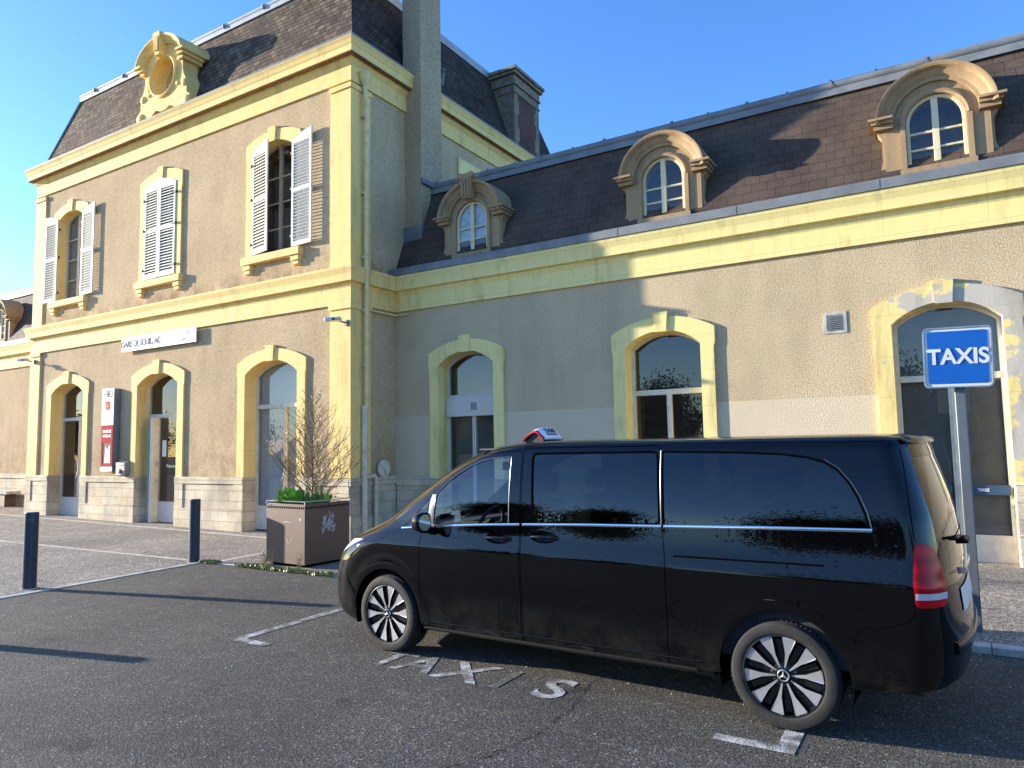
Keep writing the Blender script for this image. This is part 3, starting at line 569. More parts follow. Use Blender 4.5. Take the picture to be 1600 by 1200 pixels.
# joinery ---------------------------------------------------------------
def joinery(kind, c, o, y, zb, tr, fr, back, glass_='glass_window', mull=(0,), kick=None, bars=0, fw=.06, blocked=None, handle=None, side=0):
    """frame ring + transom + mullions (one mesh), panes as sub-parts, something dark or curtained behind"""
    hw, zs, rise = o['hw'], o['zs'], o['rise']
    root = None; mb = MB()
    full = arch(c, hw, zb, zs, rise); inn = arch(c, hw-fw, zb+fw, zs-.01, rise-fw*.6 if rise < hw*.9 else hw-fw)
    if rise >= hw*.9: inn = arch(c, hw-fw, zb+fw, zs, hw-fw)
    mb.ext(full, y, y+.07, [inn])
    if tr: mb.box(c-hw+fw, c+hw-fw, y-.012, y+.06, tr-.05, tr+.045)
    zk = kick or zb+fw
    top = tr-.05 if tr else zs
    for m in mull:
        mb.box(c+m-.045, c+m+.045, y-.008, y+.065, zk, top if tr else zs+rise-.02)
        mb.box(c+m-.006, c+m+.006, y-.02, y-.006, zk, top)
    if kick: mb.box(c-hw+fw, c+hw-fw, y+.0, y+.05, zb+fw, kick)
    xs = [-(hw-fw)]+list(mull)+[hw-fw]
    for k in range(bars):
        z = zk+(zs+.05-zk)*(k+1)/(bars+1)
        mb.box(c-hw+fw, c+hw-fw, y+.005, y+.05, z-.017, z+.017)
    root = mb.build(kind, fr, B, bevel=.004)
    for i in range(len(xs)-1):
        a, b = c+xs[i]+(.045 if i else 0), c+xs[i+1]-(.045 if i < len(xs)-2 else 0)
        if tr:
            g = MB(); g.quad((a, y+.03, zk), (b, y+.03, zk), (b, y+.03, tr-.05), (a, y+.03, tr-.05)); g.build('pane', M[glass_], root, smooth=0, fixn=False)
    g = MB(); zz = tr+.045 if tr else zk
    g.ext(arch(c, hw-fw, zz, zs, (rise-fw*.6) if rise < hw*.9 else hw-fw), y+.03, y+.034, back=False); g.build('pane', M[glass_], root, smooth=0)
    if blocked is None: blocked = .25
    g = MB(); g.quad((c-hw-.05, y+blocked, zb), (c+hw+.05, y+blocked, zb), (c+hw+.05, y+blocked, zs+rise+.05), (c-hw-.05, y+blocked, zs+rise+.05))
    g.build('curtain' if back in ('blind', 'curtain', 'lace') else 'lining', M[back], root, smooth=0, fixn=False)
    g = MB(); n = len(full)
    g.add([(p[0], y+.07, p[1]) for p in full]+[(p[0], y+blocked+.01, p[1]) for p in full], [(i, (i+1) % n, n+(i+1) % n, n+i) for i in range(n)])
    g.build('lining', M['room_dark'], root, smooth=0, fixn=False)
    return root
YF = YP+.28; YG = YW+.28
def bow_handle(x, y, z, h, root, mat='metal_light', s=1):
    mb = MB(); pts = [(x, y, z-h/2)]+[(x+s*.11*math.sin(math.pi*i/10), y-.05, z-h/2+h*i/10) for i in range(11)]+[(x, y, z+h/2)]
    mb.tube(pts, .014, 8); mb.build('handle', M[mat], root)
d1 = joinery('door', P_C[0], GO, YF, -.1+.2, 2.86, M['frame_grey'], 'room_grey', mull=(.12,), kick=.62, blocked=.9)
bow_handle(P_C[0]+.12, YF-.02, 1.45, .55, d1)
d2 = joinery('door', P_C[1], GO, YF, .08, 2.80, M['frame_grey'], 'room_dark', mull=(-.42,), kick=.60, blocked=1.5)
bow_handle(P_C[1]-.28, YF-.02, 1.35, .50, d2, s=-1)
mb = MB(); mb.box(P_C[1]-.44, P_C[1]-.36, YF-.20, YF, .08, 2.74); mb.build('door_jamb', M['frame_cream'], d2)
for (dx, z, w, h, mt) in ((-.16, 1.95, .16, .42, 'white_matte'), (.56, 1.98, .28, .55, 'white_matte'), (.55, 1.30, .20, .18, 'teal_label')):
    mb = MB(); mb.box(P_C[1]+dx-w/2, P_C[1]+dx+w/2, YF+.018, YF+.026, z-h/2, z+h/2); mb.build('notice', M[mt], d2)
put_text('Point accueil', .11, M['white_matte'], d2, facing_y(P_C[1]+.24, YF+.02, 1.50), bold=.002)
for k in range(5):
    mb = MB(); mb.box(P_C[1]+.49+.0, P_C[1]+.63, YF+.012, YF+.017, 2.12-k*.07, 2.135-k*.07); mb.build('notice_line', M['ink_grey'], d2)
d3 = joinery('door', P_C[2], GO, YF, .06, 2.86, M['frame_cream'], 'blind', mull=(.12,), kick=.60, blocked=.10)
bow_handle(P_C[2]+.10, YF-.02, 1.45, .55, d3)
# wing openings
w1 = joinery('door', W_C[0], WO, YG, -.02, 2.92, M['frame_grey'], 'room_grey', mull=(0.0,), kick=.45, blocked=.3)
mb = MB(); mb.box(W_C[0]-.68, W_C[0]+.68, YG-.07, YG-.013, 2.50, 2.90); mb.build('transom_panel', M['frame_grey'], w1)
mb = MB(); mb.box(W_C[0]-.03, W_C[0]+.11, YG-.082, YG-.071, 2.63, 2.78); mb.build('vent_grille', M['grey_case'], w1)
w2 = joinery('door', W_C[1], WO, YG, -.02, 2.78, M['frame_cream'], 'room_dark', mull=(0.0,), kick=.45, blocked=.6)
w3 = joinery('door', W_C[2], WO, YG, -.02, 2.76, M['frame_cream'], 'room_brown', mull=(0.02,), kick=.44, blocked=.08)
mb = MB(); mb.box(W_C[2]-.67, W_C[2]-.06, YG-.07, YG-.03, 1.02, 1.16); mb.box(W_C[2]+.08, W_C[2]+.66, YG-.07, YG-.03, 1.02, 1.16); mb.build('push_bar', M['bar_blue'], w3, bevel=.006)
put_text('TIREZ', .055, M['white_matte'], w3, facing_y(W_C[2]+.33, YG-.072, 1.09), bold=.0015)
mb = MB(); mb.box(W_C[2]+.105, W_C[2]+.20, YG+.020, YG+.026, 1.45, 1.58); mb.build('warning_label', M['orange_label'], w3)
mb = MB(); mb.add([(W_C[2]+.12, YG+.017, 1.48), (W_C[2]+.185, YG+.017, 1.48), (W_C[2]+.152, YG+.017, 1.55)], [(0, 1, 2)]); mb.build('warning_symbol', M['ink'], w3, fixn=False)
# upper windows
for i, c in enumerate(U_C):
    joinery('window', c, UO, YP+.20, 6.30, None, M['wood_old' if i == 2 else 'frame_grey'], 'curtain' if i == 0 else 'room_dark', mull=(0,), bars=3, fw=.055, blocked=.10 if i == 0 else .7)
# shutters
def shutter(w, h0, h1, hinge_x, z0, angle, side, mat, yoff=.07, label=None):
    """hinged leaf; side=+1: leaf extends towards +x from the hinge when closed; top edge slopes h0 (hinge) -> h1 (middle)"""
    mb = MB(); t = .035
    mb.x = Matrix.Translation((hinge_x, YP-yoff, z0)) @ Matrix.Rotation(angle*-side, 4, 'Z') @ Matrix.Diagonal((side, 1, 1, 1))
    sw = .065; top = lambda x: h0+(h1-h0)*math.sin(min(1, x/w)*math.pi/2)
    mb.ext([(0, 0), (sw, 0), (sw, top(sw)), (0, top(0))], 0, t); mb.ext([(w-sw, 0), (w, 0), (w, top(w)), (w-sw, top(w-sw))], 0, t)
    mb.ext([(sw, h0-.10), (w-sw, h0-.10)]+[(w-sw-(w-2*sw)*i/6, top(w-sw-(w-2*sw)*i/6)) for i in range(7)], .002, t-.002)
    mb.box(sw, w-sw, .002, t-.002, 0, .10); zm = h0*.52; mb.box(sw, w-sw, .002, t-.002, zm-.04, zm+.05)
    for a, b in ((.10, zm-.04), (zm+.05, h0-.10)):
        n = int((b-a)/.072)
        for k in range(n):
            z = a+(b-a)*(k+.5)/n
            mb.add([(sw, -.002, z-.030), (w-sw, -.002, z-.030), (w-sw, t, z+.016), (sw, t, z+.016), (sw, -.002, z-.022), (w-sw, -.002, z-.022), (w-sw, t, z+.024), (sw, t, z+.024)], [(0, 1, 2, 3), (4, 7, 6, 5), (0, 4, 5, 1), (3, 2, 6, 7)])
    o = mb.build('shutter', M[mat], B, smooth=0)
    for z in (.25, h0*.5+.1, h0-.3): hb = MB(); hb.x = mb.x; hb.box(-.02, .14, -.012, -.002, z-.015, z+.015); hb.box(-.05, .0, -.03, .03, z-.03, z+.03); hb.build('hinge', M['iron_dark'], o)
    if label: o['label'] = label
hw = UO['hw']
shutter(.66, 2.45, 2.60, U_C[0]-hw, 6.35, R(178), 1, 'shutter', yoff=.04); shutter(.66, 2.45, 2.60, U_C[0]+hw, 6.35, R(178), -1, 'shutter', yoff=.04)
shutter(.66, 2.43, 2.60, U_C[1]-hw+.005, 6.36, R(2), 1, 'shutter'); shutter(.66, 2.43, 2.60, U_C[1]+hw-.005, 6.36, R(2), -1, 'shutter')
shutter(.66, 2.43, 2.60, U_C[2]-hw+.005, 6.36, R(10), 1, 'shutter'); shutter(.66, 2.45, 2.60, U_C[2]+hw, 6.35, R(177), -1, 'shutter_grey', yoff=.04, label='weathered grey louvred shutter folded open')
# wing dormers ------------------------------------------------------------
def dormer(xc, pane_back, keyed, glassm='glass_window'):
    y0 = YW+.10; zb = 5.86
    mb = MB(); hwi = .40; zs = 6.68
    # body cheek block behind
    body = [(xc-.70, zb), (xc+.70, zb), (xc+.70, 6.75)]+[(xc+.70*math.cos(a), 6.72+.62*math.sin(a)) for a in np.linspace(0, math.pi, 19)][1:-1]+[(xc-.70, 6.75)]
    hole = arch(xc, hwi, 5.98, zs, hwi, 16)
    mb.ext(body, y0, y0+1.3, [hole])
    # flared consoles at the foot
    for s in (-1, 1):
        con = [(xc+s*.68, zb), (xc+s*.86, zb), (xc+s*.86, zb+.10), (xc+s*.78, zb+.16), (xc+s*.735, zb+.32), (xc+s*.735, 6.55), (xc+s*.80, 6.66), (xc+s*.80, 6.78), (xc+s*.68, 6.78)]
        mb.ext(con, y0+.02, y0+.34)
        mb.lathe([(0, -.02), (.075, -.015), (.09, .01), (.06, .05)], (xc+s*.80, y0+.03, zb+.10), 'y', 14)
    # archivolt: profile swept round the arch
    def archi(r0, prof, a0=0, a1=math.pi, zc=6.72):
        n = 28; vs = []; k = len(prof)
        for i in range(n+1):
            a = a0+(a1-a0)*i/n
            for (dr, dy) in prof: vs.append((xc+(r0+dr)*math.cos(a), y0+dy, zc+(r0+dr)*math.sin(a)*.98))
        fs = [(i*k+j, i*k+(j+1) % k, (i+1)*k+(j+1) % k, (i+1)*k+j) for i in range(n) for j in range(k)]
        fs += [tuple(range(k)), tuple(n*k+j for j in range(k))]
        mb.add(vs, fs)
    archi(.56, [(0, .02), (0, -.04), (.05, -.05), (.09, -.09), (.15, -.11), (.18, -.17), (.22, -.19), (.24, -.19), (.25, .02), (.25, .45), (0, .45)])
    archi(.405, [(0, .02), (0, -.035), (.03, -.05), (.07, -.035), (.075, .02)], zc=zs)
    for s in (-1, 1):      # ears: returns of the moulding, and jamb mouldings
        x0, x1 = sorted((xc+s*.56, xc+s*.83))
        mb.box(x0, x1, y0-.10, y0+.34, 6.66, 6.73); mb.box(x0-(.03 if s < 0 else 0), x1+(.03 if s > 0 else 0), y0-.15, y0+.34, 6.73, 6.78); mb.box(x0-(.07 if s < 0 else 0), x1+(.07 if s > 0 else 0), y0-.20, y0+.34, 6.78, 6.82)
        a, b = sorted((xc+s*.405, xc+s*.475)); mb.box(a, b, y0-.035, y0+.02, 5.98, zs)
    mb.box(xc-.50, xc+.50, y0-.06, y0+.02, 5.89, 5.975)
    if keyed:
        mb.add([(xc-.10, y0-.22, 7.10), (xc+.10, y0-.22, 7.10), (xc+.15, y0-.24, 7.62), (xc-.15, y0-.24, 7.62), (xc-.10, y0, 7.10), (xc+.10, y0, 7.10), (xc+.15, y0, 7.62), (xc-.15, y0, 7.62)], [(0, 1, 2, 3), (4, 7, 6, 5), (0, 4, 5, 1), (1, 5, 6, 2), (2, 6, 7, 3), (3, 7, 4, 0)])
        for s in (-1, 1): mb.lathe([(0, -.03), (.06, -.03), (.075, 0), (.075, .2)], (xc+s*.13, y0-.22, 7.58), 'y', 14)
        for k in range(3): mb.tube([(xc-.06+.06*k, y0-.235, 7.14), (xc-.08+.08*k, y0-.25, 7.50)], .022, 6)
    o = mb.build('dormer', M['dormer_stone'], B, bevel=0)
    fm = MB(); fm.ext(arch(xc, hwi-.002, 5.985, zs, hwi-.002, 16), y0+.02, y0+.09, [arch(xc, hwi-.055, 6.035, zs, hwi-.055, 16)])
    fm.box(xc-.045, xc+.045, y0+.012, y0+.085, 6.04, zs+hwi-.06)
    for z in (6.26, 6.52): fm.box(xc-hwi+.05, xc+hwi-.05, y0+.03, y0+.08, z-.017, z+.017)
    fr = fm.build('window_frame', M['dormer_cream'], o, bevel=.004)
    g = MB(); g.ext(arch(xc, hwi-.05, 6.03, zs, hwi-.05, 16), y0+.055, y0+.058, back=False); g.build('pane', M[glassm], o, smooth=0)
    g = MB(); yb_ = y0+(.09 if pane_back == 'lace' else .5); g.quad((xc-.45, yb_, 5.9), (xc+.45, yb_, 5.9), (xc+.45, yb_, 7.15), (xc-.45, yb_, 7.15)); g.build('curtain' if pane_back == 'lace' else 'lining', M[pane_back], o, smooth=0, fixn=False)
dormer(-8.43, 'lace', True, 'glass_old'); dormer(-4.19, 'room_dark', False); dormer(.105, 'room_dark', False); dormer(-29.2, 'room_dark', False)
# round-window dormer of the pavilion -----------------------------------------
def oculus(xc):
    y0 = YP-.10; zb = 10.44; zc = 11.72; r = .50
    out = []
    right = [(1.20, zb), (1.20, zb+.12), (1.10, zb+.2), (1.16, zb+.34), (1.12, zb+.50), (1.0, zb+.58), (1.0, zb+.74), (.98, zb+.90), (.92, zb+1.02), (.86, zb+1.12), (.82, zb+1.25), (.82, zb+1.60), (.80, zb+1.64)]
    arc = [(1.0*.98*math.cos(a), 12.06+.72*math.sin(a)) for a in np.linspace(.12, math.pi-.12, 19)]
    lower = [(-.62, zb+.02), (-.52, zb+.30), (-.30, zb+.42), (-.10, zb+.34), (.10, zb+.34), (.30, zb+.42), (.52, zb+.30), (.62, zb+.02)]
    core = [(.70, zb+.02)]+right[6:12]+[(.76, 12.20)]+[(.86*math.cos(a), 12.16+.58*math.sin(a)) for a in np.linspace(.1, math.pi-.1, 15)]+[(-.76, 12.20)]+[(-x, z) for x, z in right[6:12][::-1]]+[(-.70, zb+.02)]+lower
    full = [(xc+x, z) for x, z in right[:12]]+[(xc+.84, 12.08)]+[(xc+.86*math.cos(a), 12.06+.52*math.sin(a)) for a in np.linspace(.1, math.pi-.1, 15)]+[(xc-.84, 12.08)]+[(xc-x, z) for x, z in right[:12][::-1]]+[(xc+x, z) for x, z in lower]
    hole = [(xc+r*math.cos(a), zc+(r+.04)*math.sin(a)) for a in np.linspace(0, 2*math.pi, 33)[:-1]]
    mb = MB(); mb.ext(full, y0, y0+.42, [hole])
    mb.box(xc-.70, xc+.70, y0+.40, y0+1.2, zb+.3, 12.25)
    n = 26; prof = [(0, .05), (0, -.06), (.04, -.07), (.08, -.12), (.13, -.14), (.17, -.20), (.20, -.20), (.21, .05), (.21, .9), (0, .9)]; k = len(prof); vs = []
    for i in range(n+1):
        a = .10+(math.pi-.20)*i/n
        for dr, dy in prof: vs.append((xc+(.80+dr)*math.cos(a), y0+dy, 12.08+(.47+dr)*math.sin(a)))
    mb.add(vs, [(i*k+j, i*k+(j+1) % k, (i+1)*k+(j+1) % k, (i+1)*k+j) for i in range(n) for j in range(k)]+[tuple(range(k)), tuple(n*k+j for j in range(k))])
    for s in (-1, 1):
        a, b = sorted((xc+s*.78, xc+s*1.06)); mb.box(a, b, y0-.20, y0+.5, 12.10, 12.16); a, b = sorted((xc+s*.76, xc+s*.99)); mb.box(a, b, y0-.14, y0+.5, 12.02, 12.10); a, b = sorted((xc+s*.74, xc+s*.92)); mb.box(a, b, y0-.08, y0+.5, 11.93, 12.02)
        mb.lathe([(0, -.05), (.08, -.05), (.13, -.03), (.15, .02), (.15, .3)], (xc+s*1.0, y0-.0, zb+.36), 'y', 18)
        mb.lathe([(0, -.04), (.06, -.04), (.10, -.02), (.11, .02), (.11, .3)], (xc+s*.89, y0-.0, zb+.86), 'y', 18)
        mb.lathe([(0, -.04), (.05, -.035), (.07, 0)], (xc+s*.66, y0, 12.0), 'y', 8); mb.lathe([(0, -.04), (.05, -.035), (.07, 0)], (xc+s*.62, y0, 11.35), 'y', 8)
        mb.box(xc+s*.655-.012, xc+s*.655+.012, y0-.02, y0, 11.45, 11.90)
    mb.lathe([(r+.01, .05), (r+.01, -.04), (r+.05, -.06), (r+.09, -.04), (r+.10, .03)], (xc, y0, zc), 'y', 32)
    mb.add([(xc-.09, y0-.20, 12.22), (xc+.09, y0-.20, 12.22), (xc+.15, y0-.24, 12.82), (xc-.15, y0-.24, 12.82), (xc-.09, y0, 12.22), (xc+.09, y0, 12.22), (xc+.15, y0+.1, 12.82), (xc-.15, y0+.1, 12.82)], [(0, 1, 2, 3), (4, 7, 6, 5), (0, 4, 5, 1), (1, 5, 6, 2), (2, 6, 7, 3), (3, 7, 4, 0)])
    for k_ in range(3): mb.box(xc-.075+.06*k_, xc-.045+.06*k_, y0-.245, y0-.20, 12.32, 12.70)
    o = mb.build('dormer', M['yellow'], B)
    mb = MB(); mb.lathe([(r+.03, .34), (r+.03, .40), (r-.05, .40), (r-.05, .34)], (xc, y0, zc), 'y', 32, closed=True); mb.box(xc-.02, xc+.02, y0+.35, y0+.38, zc-r, zc+r); mb.box(xc-r, xc+r, y0+.35, y0+.38, zc-.02, zc+.02); mb.build('window_frame', M['frame_cream'], o)
    mb = MB(); mb.lathe([(0, .37), (r+.03, .37)], (xc, y0, zc), 'y', 32); mb.build('pane', M['glass_window'], o, smooth=0)
    mb = MB(); mb.box(xc-.6, xc+.6, y0+.405, y0+.43, zc-.6, zc+.6); mb.build('lining', M['room_brown'], o)
oculus(-17.10)
# chimneys ----------------------------------------------------------------------
mb = MB(); mb.box(-10.56, -10.02, 12.65, 13.45, 5.9, 16.2); mb.box(-10.62, -9.96, 12.59, 13.51, 16.0, 16.3); mb.build('chimney', M['stucco_flue'], B, bevel=.015)
mb = MB(); mb.box(-10.50, -9.96, 12.58, 12.68, 6.55, 6.92); mb.build('flashing', M['zinc_dark'], B)
mb = MB(); mb.box(-10.03, -9.94, 12.62, 13.5, 7.90, 8.02); mb.build('flashing', M['zinc_dark'], B)
mb = MB(); cx0, cx1, cy0, cy1 = -11.4, -10.40, 17.55, 19.05
mb.box(cx0, cx1, cy0, cy1, 10.4, 12.55); mb.box(cx0-.03, cx1+.03, cy0-.03, cy1+.03, 12.30, 12.36); mb.box(cx0-.05, cx1+.05, cy0-.05, cy1+.05, 12.55, 12.62); mb.box(cx0-.02, cx1+.02, cy0-.02, cy1+.02, 12.62, 12.85); mb.box(cx0-.10, cx1+.10, cy0-.10, cy1+.10, 12.85, 12.95); mb.box(cx0-.15, cx1+.15, cy0-.15, cy1+.15, 12.95, 13.05); mb.box(cx0+.1, cx1-.1, cy0+.1, cy1-.1, 13.05, 13.15)
ch2 = mb.build('chimney', M['chimney_stone'], B, bevel=.01)
mb = MB()
for k in range(5):
    z = 10.45+k*.42; w = .30 if k % 2 else .22
    mb.box(cx1-.02, cx1+.012, cy0+w, cy1-w, z, z+.42 if k < 4 else 12.28)
mb.build('brick_panel', M['red_brick'], ch2)
mb = MB(); mb.box(XR, XR+.05, 14.75, 15.75, 8.85, 9.35); mb.build('lintel', M['yellow_pale'], B, bevel=.01)
mb = MB(); mb.tube([(-10.78, 14.45, 11.2), (-10.70, 14.45, 11.62)], .06, 10); mb.lathe([(.09, 0), (.07, .06)], (-10.70, 14.45, 11.6), 'z', 12); mb.build('roof_vent', M['zinc_dark'], B)
# rainwater pipe on the pavilion corner
mb = MB(); px_, py_ = XR+.12, YP+.30
mb.lathe([(.055, -.35), (.06, -.25), (.10, -.18), (.13, -.05), (.15, 0), (.13, 0), (.05, -.2)], (px_, py_, 9.98), 'z', 14)
mb.tube([(px_, py_, 9.66), (px_+.05, py_, 9.3), (px_+.05, py_, 2.70)], .052, 12)
for z in (9.0, 7.3, 5.9, 4.75, 3.6): mb.lathe([(.062, -.025), (.066, 0), (.062, .025)], (px_, py_, z), 'z', 12); mb.box(px_-.10, px_, py_-.012, py_+.012, z-.01, z+.01)
mb.build('downpipe', M['pipe_yellow'], B)
mb = MB(); mb.tube([(px_, py_-.01, .02), (px_, py_-.01, 2.74)], .062, 12); mb.lathe([(.075, -.03), (.075, .03)], (px_, py_-.01, 1.35), 'z', 12); mb.lathe([(.075, -.03), (.075, .03)], (px_, py_-.01, 2.70), 'z', 12)
mb.tube([(px_, py_, 1.25), (px_+.03, py_+.16, 1.28), (px_+.03, py_+.25, 1.28), (px_+.03, py_+.30, 1.22), (px_+.03, py_+.30, .02)], .045, 12)
mb.build('downpipe', M['pipe_cream'], B)
mb = MB(); mb.tube([(XR+.045, YP+.42, 4.78), (XR+.09, YP+.45, 4.80), (XR+.09, YW-.04, 4.80), (XR+.45, YW-.04, 4.80)], .022, 8); mb.build('conduit', M['pipe_yellow'], B)

# ------------------------------------------------------------------ things on the facade
t = empty('station_name_sign', (-17.08, YP-.08, 4.71), 0, 'long white name board on brackets above the middle station door', 'sign')
mb = MB(); mb.box(-1.58, 1.58, -.03, .0, -.19, .19); mb.build('board', M['white_matte'], t, bevel=.004)
mb = MB(); mb.box(-1.3, -1.2, 0, .09, -.1, .1); mb.box(1.2, 1.3, 0, .09, -.1, .1); mb.build('bracket', M['grey_case'], t)
put_text('GARE DE SOUILLAC', .235, M['ink_grey'], t, facing_y(-.72, -.033, -.01), sx=.83, bold=.007)
mb = MB(); mb.box(.08, .085, -.033, -.029, -.17, .17); mb.box(.26, .265, -.033, -.029, -.10, .08); mb.build('divider', M['ink_grey'], t)
def sncf(t, x, z, s, y):
    pts = [(-.5, -.30), (.40, -.36), (.50, -.26), (.44, .22), (.30, .36), (-.5, .36)]
    mb = MB(); mb.ext([(x+a*s, z+b*s) for a, b in pts], y, y+.004); mb.build('logo', M['violet'], t)
    put_text('SNCF', .36*s, M['white_matte'], t, facing_y(x-.02*s, y-.003, z-.0*s), bold=.004*s, sx=1.0, depth=.001)
sncf(t, 1.12, .05, .28, -.036); put_text('GARES', .055, M['ink_grey'], t, facing_y(1.10, -.034, -.085), sx=1.1)
mb = MB(); [mb.box(.86+i*.15, .92+i*.15, -.034, -.029, -.135, -.128) for i in range(4)]; mb.build('divider', M['ink_grey'], t)
t = empty('station_totem', (-19.08, YP+.06, 1.33), 0, 'tall wall mounted panel, white above and red below, left of the middle door', 'information panel')
mb = MB(); mb.box(-.27, .27, -.24, -.06, .05, 2.24); mb.build('case', M['grey_case'], t, bevel=.01)
mb = MB(); mb.box(-.27, .27, -.255, -.242, 1.27, 2.24); mb.build('white_panel', M['white_matte'], t)
mb = MB(); mb.box(-.27, .27, -.255, -.242, .05, .17); mb.build('white_panel', M['white_matte'], t)
mb = MB(); mb.ext([(-.27, .17), (.27, .17), (.27, 1.265), (-.27, 1.265)], -.255, -.242, [[(-.19, .24), (.19, .24), (.19, .80), (-.19, .80)]]); mb.build('red_panel', M['red_panel'], t)
mb = MB(); mb.box(-.19, .19, -.246, -.2425, .24, .80); mb.build('display_window', M['room_grey'], t)
mb = MB(); mb.add([(-.10, -.249, .27), (.16, -.249, .27), (.13, -.249, .76), (.04, -.249, .60), (-.06, -.249, .70)], [(0, 1, 2, 3, 4)]); mb.build('poster', M['white_matte'], t, fixn=False)
put_text('liO', .26, M['ink_grey'], t, facing_y(.09, -.257, 2.09), bold=.006, sx=.9)
put_text('TRAIN', .05, M['ink_grey'], t, facing_y(-.15, -.257, 2.09))
mb = MB(); mb.box(-.10, .10, -.259, -.2552, 1.68, 1.90); mb.build('logo', M['lio_red'], t); 
mb = MB(); mb.box(-.045, .045, -.262, -.2592, 1.755, 1.775); mb.box(-.010, .010, -.262, -.2592, 1.72, 1.86); mb.box(-.07, .07, -.262, -.2592, 1.79, 1.80); mb.build('logo_cross', M['yellow'], t)
mb = MB()
for k in range(6):
    for j in range(3): a = -.12+.10*j+.02*k; z = 1.52+.075*k+.035*j; mb.quad((a, -.257, z), (a+.06, -.257, z+.03), (a+.06, -.257, z+.045), (a, -.257, z+.015))
mb.build('stripe_pattern', M['ink'], t, fixn=False)
mb = MB(); mb.box(-.23, -.16, -.258, -.2552, 1.31, 1.35); mb.build('logo', M['ink'], t)
put_text('GARE DE', .105, M['white_matte'], t, facing_y(0, -.257, 1.10), bold=.003, sx=.95); put_text('SOUILLAC', .095, M['white_matte'], t, facing_y(0, -.257, .98), bold=.003, sx=.88)
t = empty('letter_box', (-18.42, YP, 1.30), 0, 'small grey metal box on the wall between the red panel and middle door', 'letter box')
mb = MB(); mb.ext([(-.22, 0), (-.20, .0), (-.20, .30), (-.10, .345), (0, .345), (0, .02), (-.14, -.02)], -.2, .2, axis='x'); mb.build('body', M['grey_case'], t, bevel=.012)
mb = MB(); mb.box(-.13, .13, -.215, -.198, .245, .262); mb.build('slot', M['metal_light'], t)
mb = MB(); mb.lathe([(0, -.245), (.045, -.24), (.06, -.20)], (0, 0, .08), 'y', 14); mb.build('lock_plate', M['grey_case'], t)
for (x, y, z, lab, s) in ((XR-.05, YP-.05, 4.46, 'grey camera with sensor arm on the right corner pilaster', 1), (XL+.25, YP-.05, 4.62, 'grey camera with sensor arm on the far left corner pilaster', -1)):
    t = empty('security_camera', (x, y, z), 0, lab, 'camera', 'cameras on the corner pilasters')
    mb = MB(); mb.box(-.04, .04, -.06, .01, -.06, .06); mb.tube([(0, -.05, 0), (-.05, -.25, .03)], .018, 8); mb.build('bracket', M['grey_case'], t)
    mb = MB(); mb.x = Matrix.Translation((-.12, -.28, .05)) @ Matrix.Rotation(R(20), 4, 'Z') @ Matrix.Rotation(R(-8), 4, 'X'); mb.box(-.17, .17, -.06, .06, -.035, .035); mb.build('housing', M['metal_light'], t, bevel=.01)
    mb = MB(); mb.lathe([(0, -.01), (.03, -.01), (.03, .02)], (-.05, -.36, .04), 'y', 12); mb.build('lens', M['gloss_black'], t)
t = empty('wall_vent', (-1.44, YW, 3.70), 0, 'square louvred vent grille in the wall above the van', 'vent')
mb = MB(); mb.ext([(-.17, -.17), (.17, -.17), (.17, .17), (-.17, .17)], -.012, .0, [[(-.12, -.125), (.12, -.125), (.12, .125), (-.12, .125)]]); mb.build('mortar_ring', M['kerb'], t)
mb = MB(); mb.box(-.12, .12, -.006, -.001, -.125, .125)
for k in range(8): mb.add([(-.12, -.022, -.12+k*.03), (.12, -.022, -.12+k*.03), (.12, -.006, -.10+k*.03), (-.12, -.006, -.10+k*.03)], [(0, 1, 2, 3)])
mb.build('grille', M['zinc_dark'], t)
t = empty('meter_cover', (XR+.05, 11.80, 1.42), 0, 'round cream cover plate on the side wall behind the pipes', 'cover plate')
mb = MB(); mb.lathe([(0, .06), (.16, .06), (.185, .045), (.19, 0)], (0, 0, 0), 'x', 24); mb.build('disc', M['pipe_cream'], t); mb = MB(); mb.box(.055, .066, -.008, .008, -.16, .0); mb.build('slot', M['grey_case'], t)

# ------------------------------------------------------------------ street furniture
def bollard(x, y, label, emblem=False):
    z = gz(x); t = empty('bollard', (x, y, z), 0, label, 'bollard', 'dark bollards along the kerb')
    mb = MB(); mb.lathe([(.088, 0), (.088, 1.035), (.082, 1.045), (0, 1.05)], (0, 0, 0), 'z', 28); mb.build('post', M['bollard'], t)
    mb = MB(); mb.lathe([(.105, 0), (.105, .006), (.089, .008)], (0, 0, 0), 'z', 28); mb.build('base_ring', M['kerb'], t)
    if emblem:
        mb = MB(); mb.x = Matrix.Rotation(R(62), 4, 'Z'); mb.tube([(.03*math.cos(a), -.090, .95+.03*math.sin(a)) for a in np.linspace(0, 2*math.pi, 17)], .003, 5); mb.box(-.018, .018, -.093, -.086, .947, .953); mb.build('emblem', M['grey_case'], t)
    return t
bollard(-11.04, 5.16, 'dark cylindrical bollard standing alone at the far left kerb', True)
bollard(-11.0, 7.68, 'dark cylindrical bollard nearest the brown planter')
bollard(-10.95, 2.76, 'dark bollard outside the frame whose shadow crosses the asphalt')
t = empty('bench', (-28.2, 11.85, gz(-28)), 0, 'low stone bench with dark legs against the wall at the left edge', 'bench')
mb = MB(); mb.box(-1.6, 1.6, -.22, .22, .40, .50); mb.build('seat', M['strip'], t, bevel=.01)
for q in (-1.2, 1.2): mb = MB(); mb.box(q-.18, q+.18, -.17, .17, 0, .40); mb.build('leg', M['planter'], t)
rg_ = random.Random(5); mb = MB()
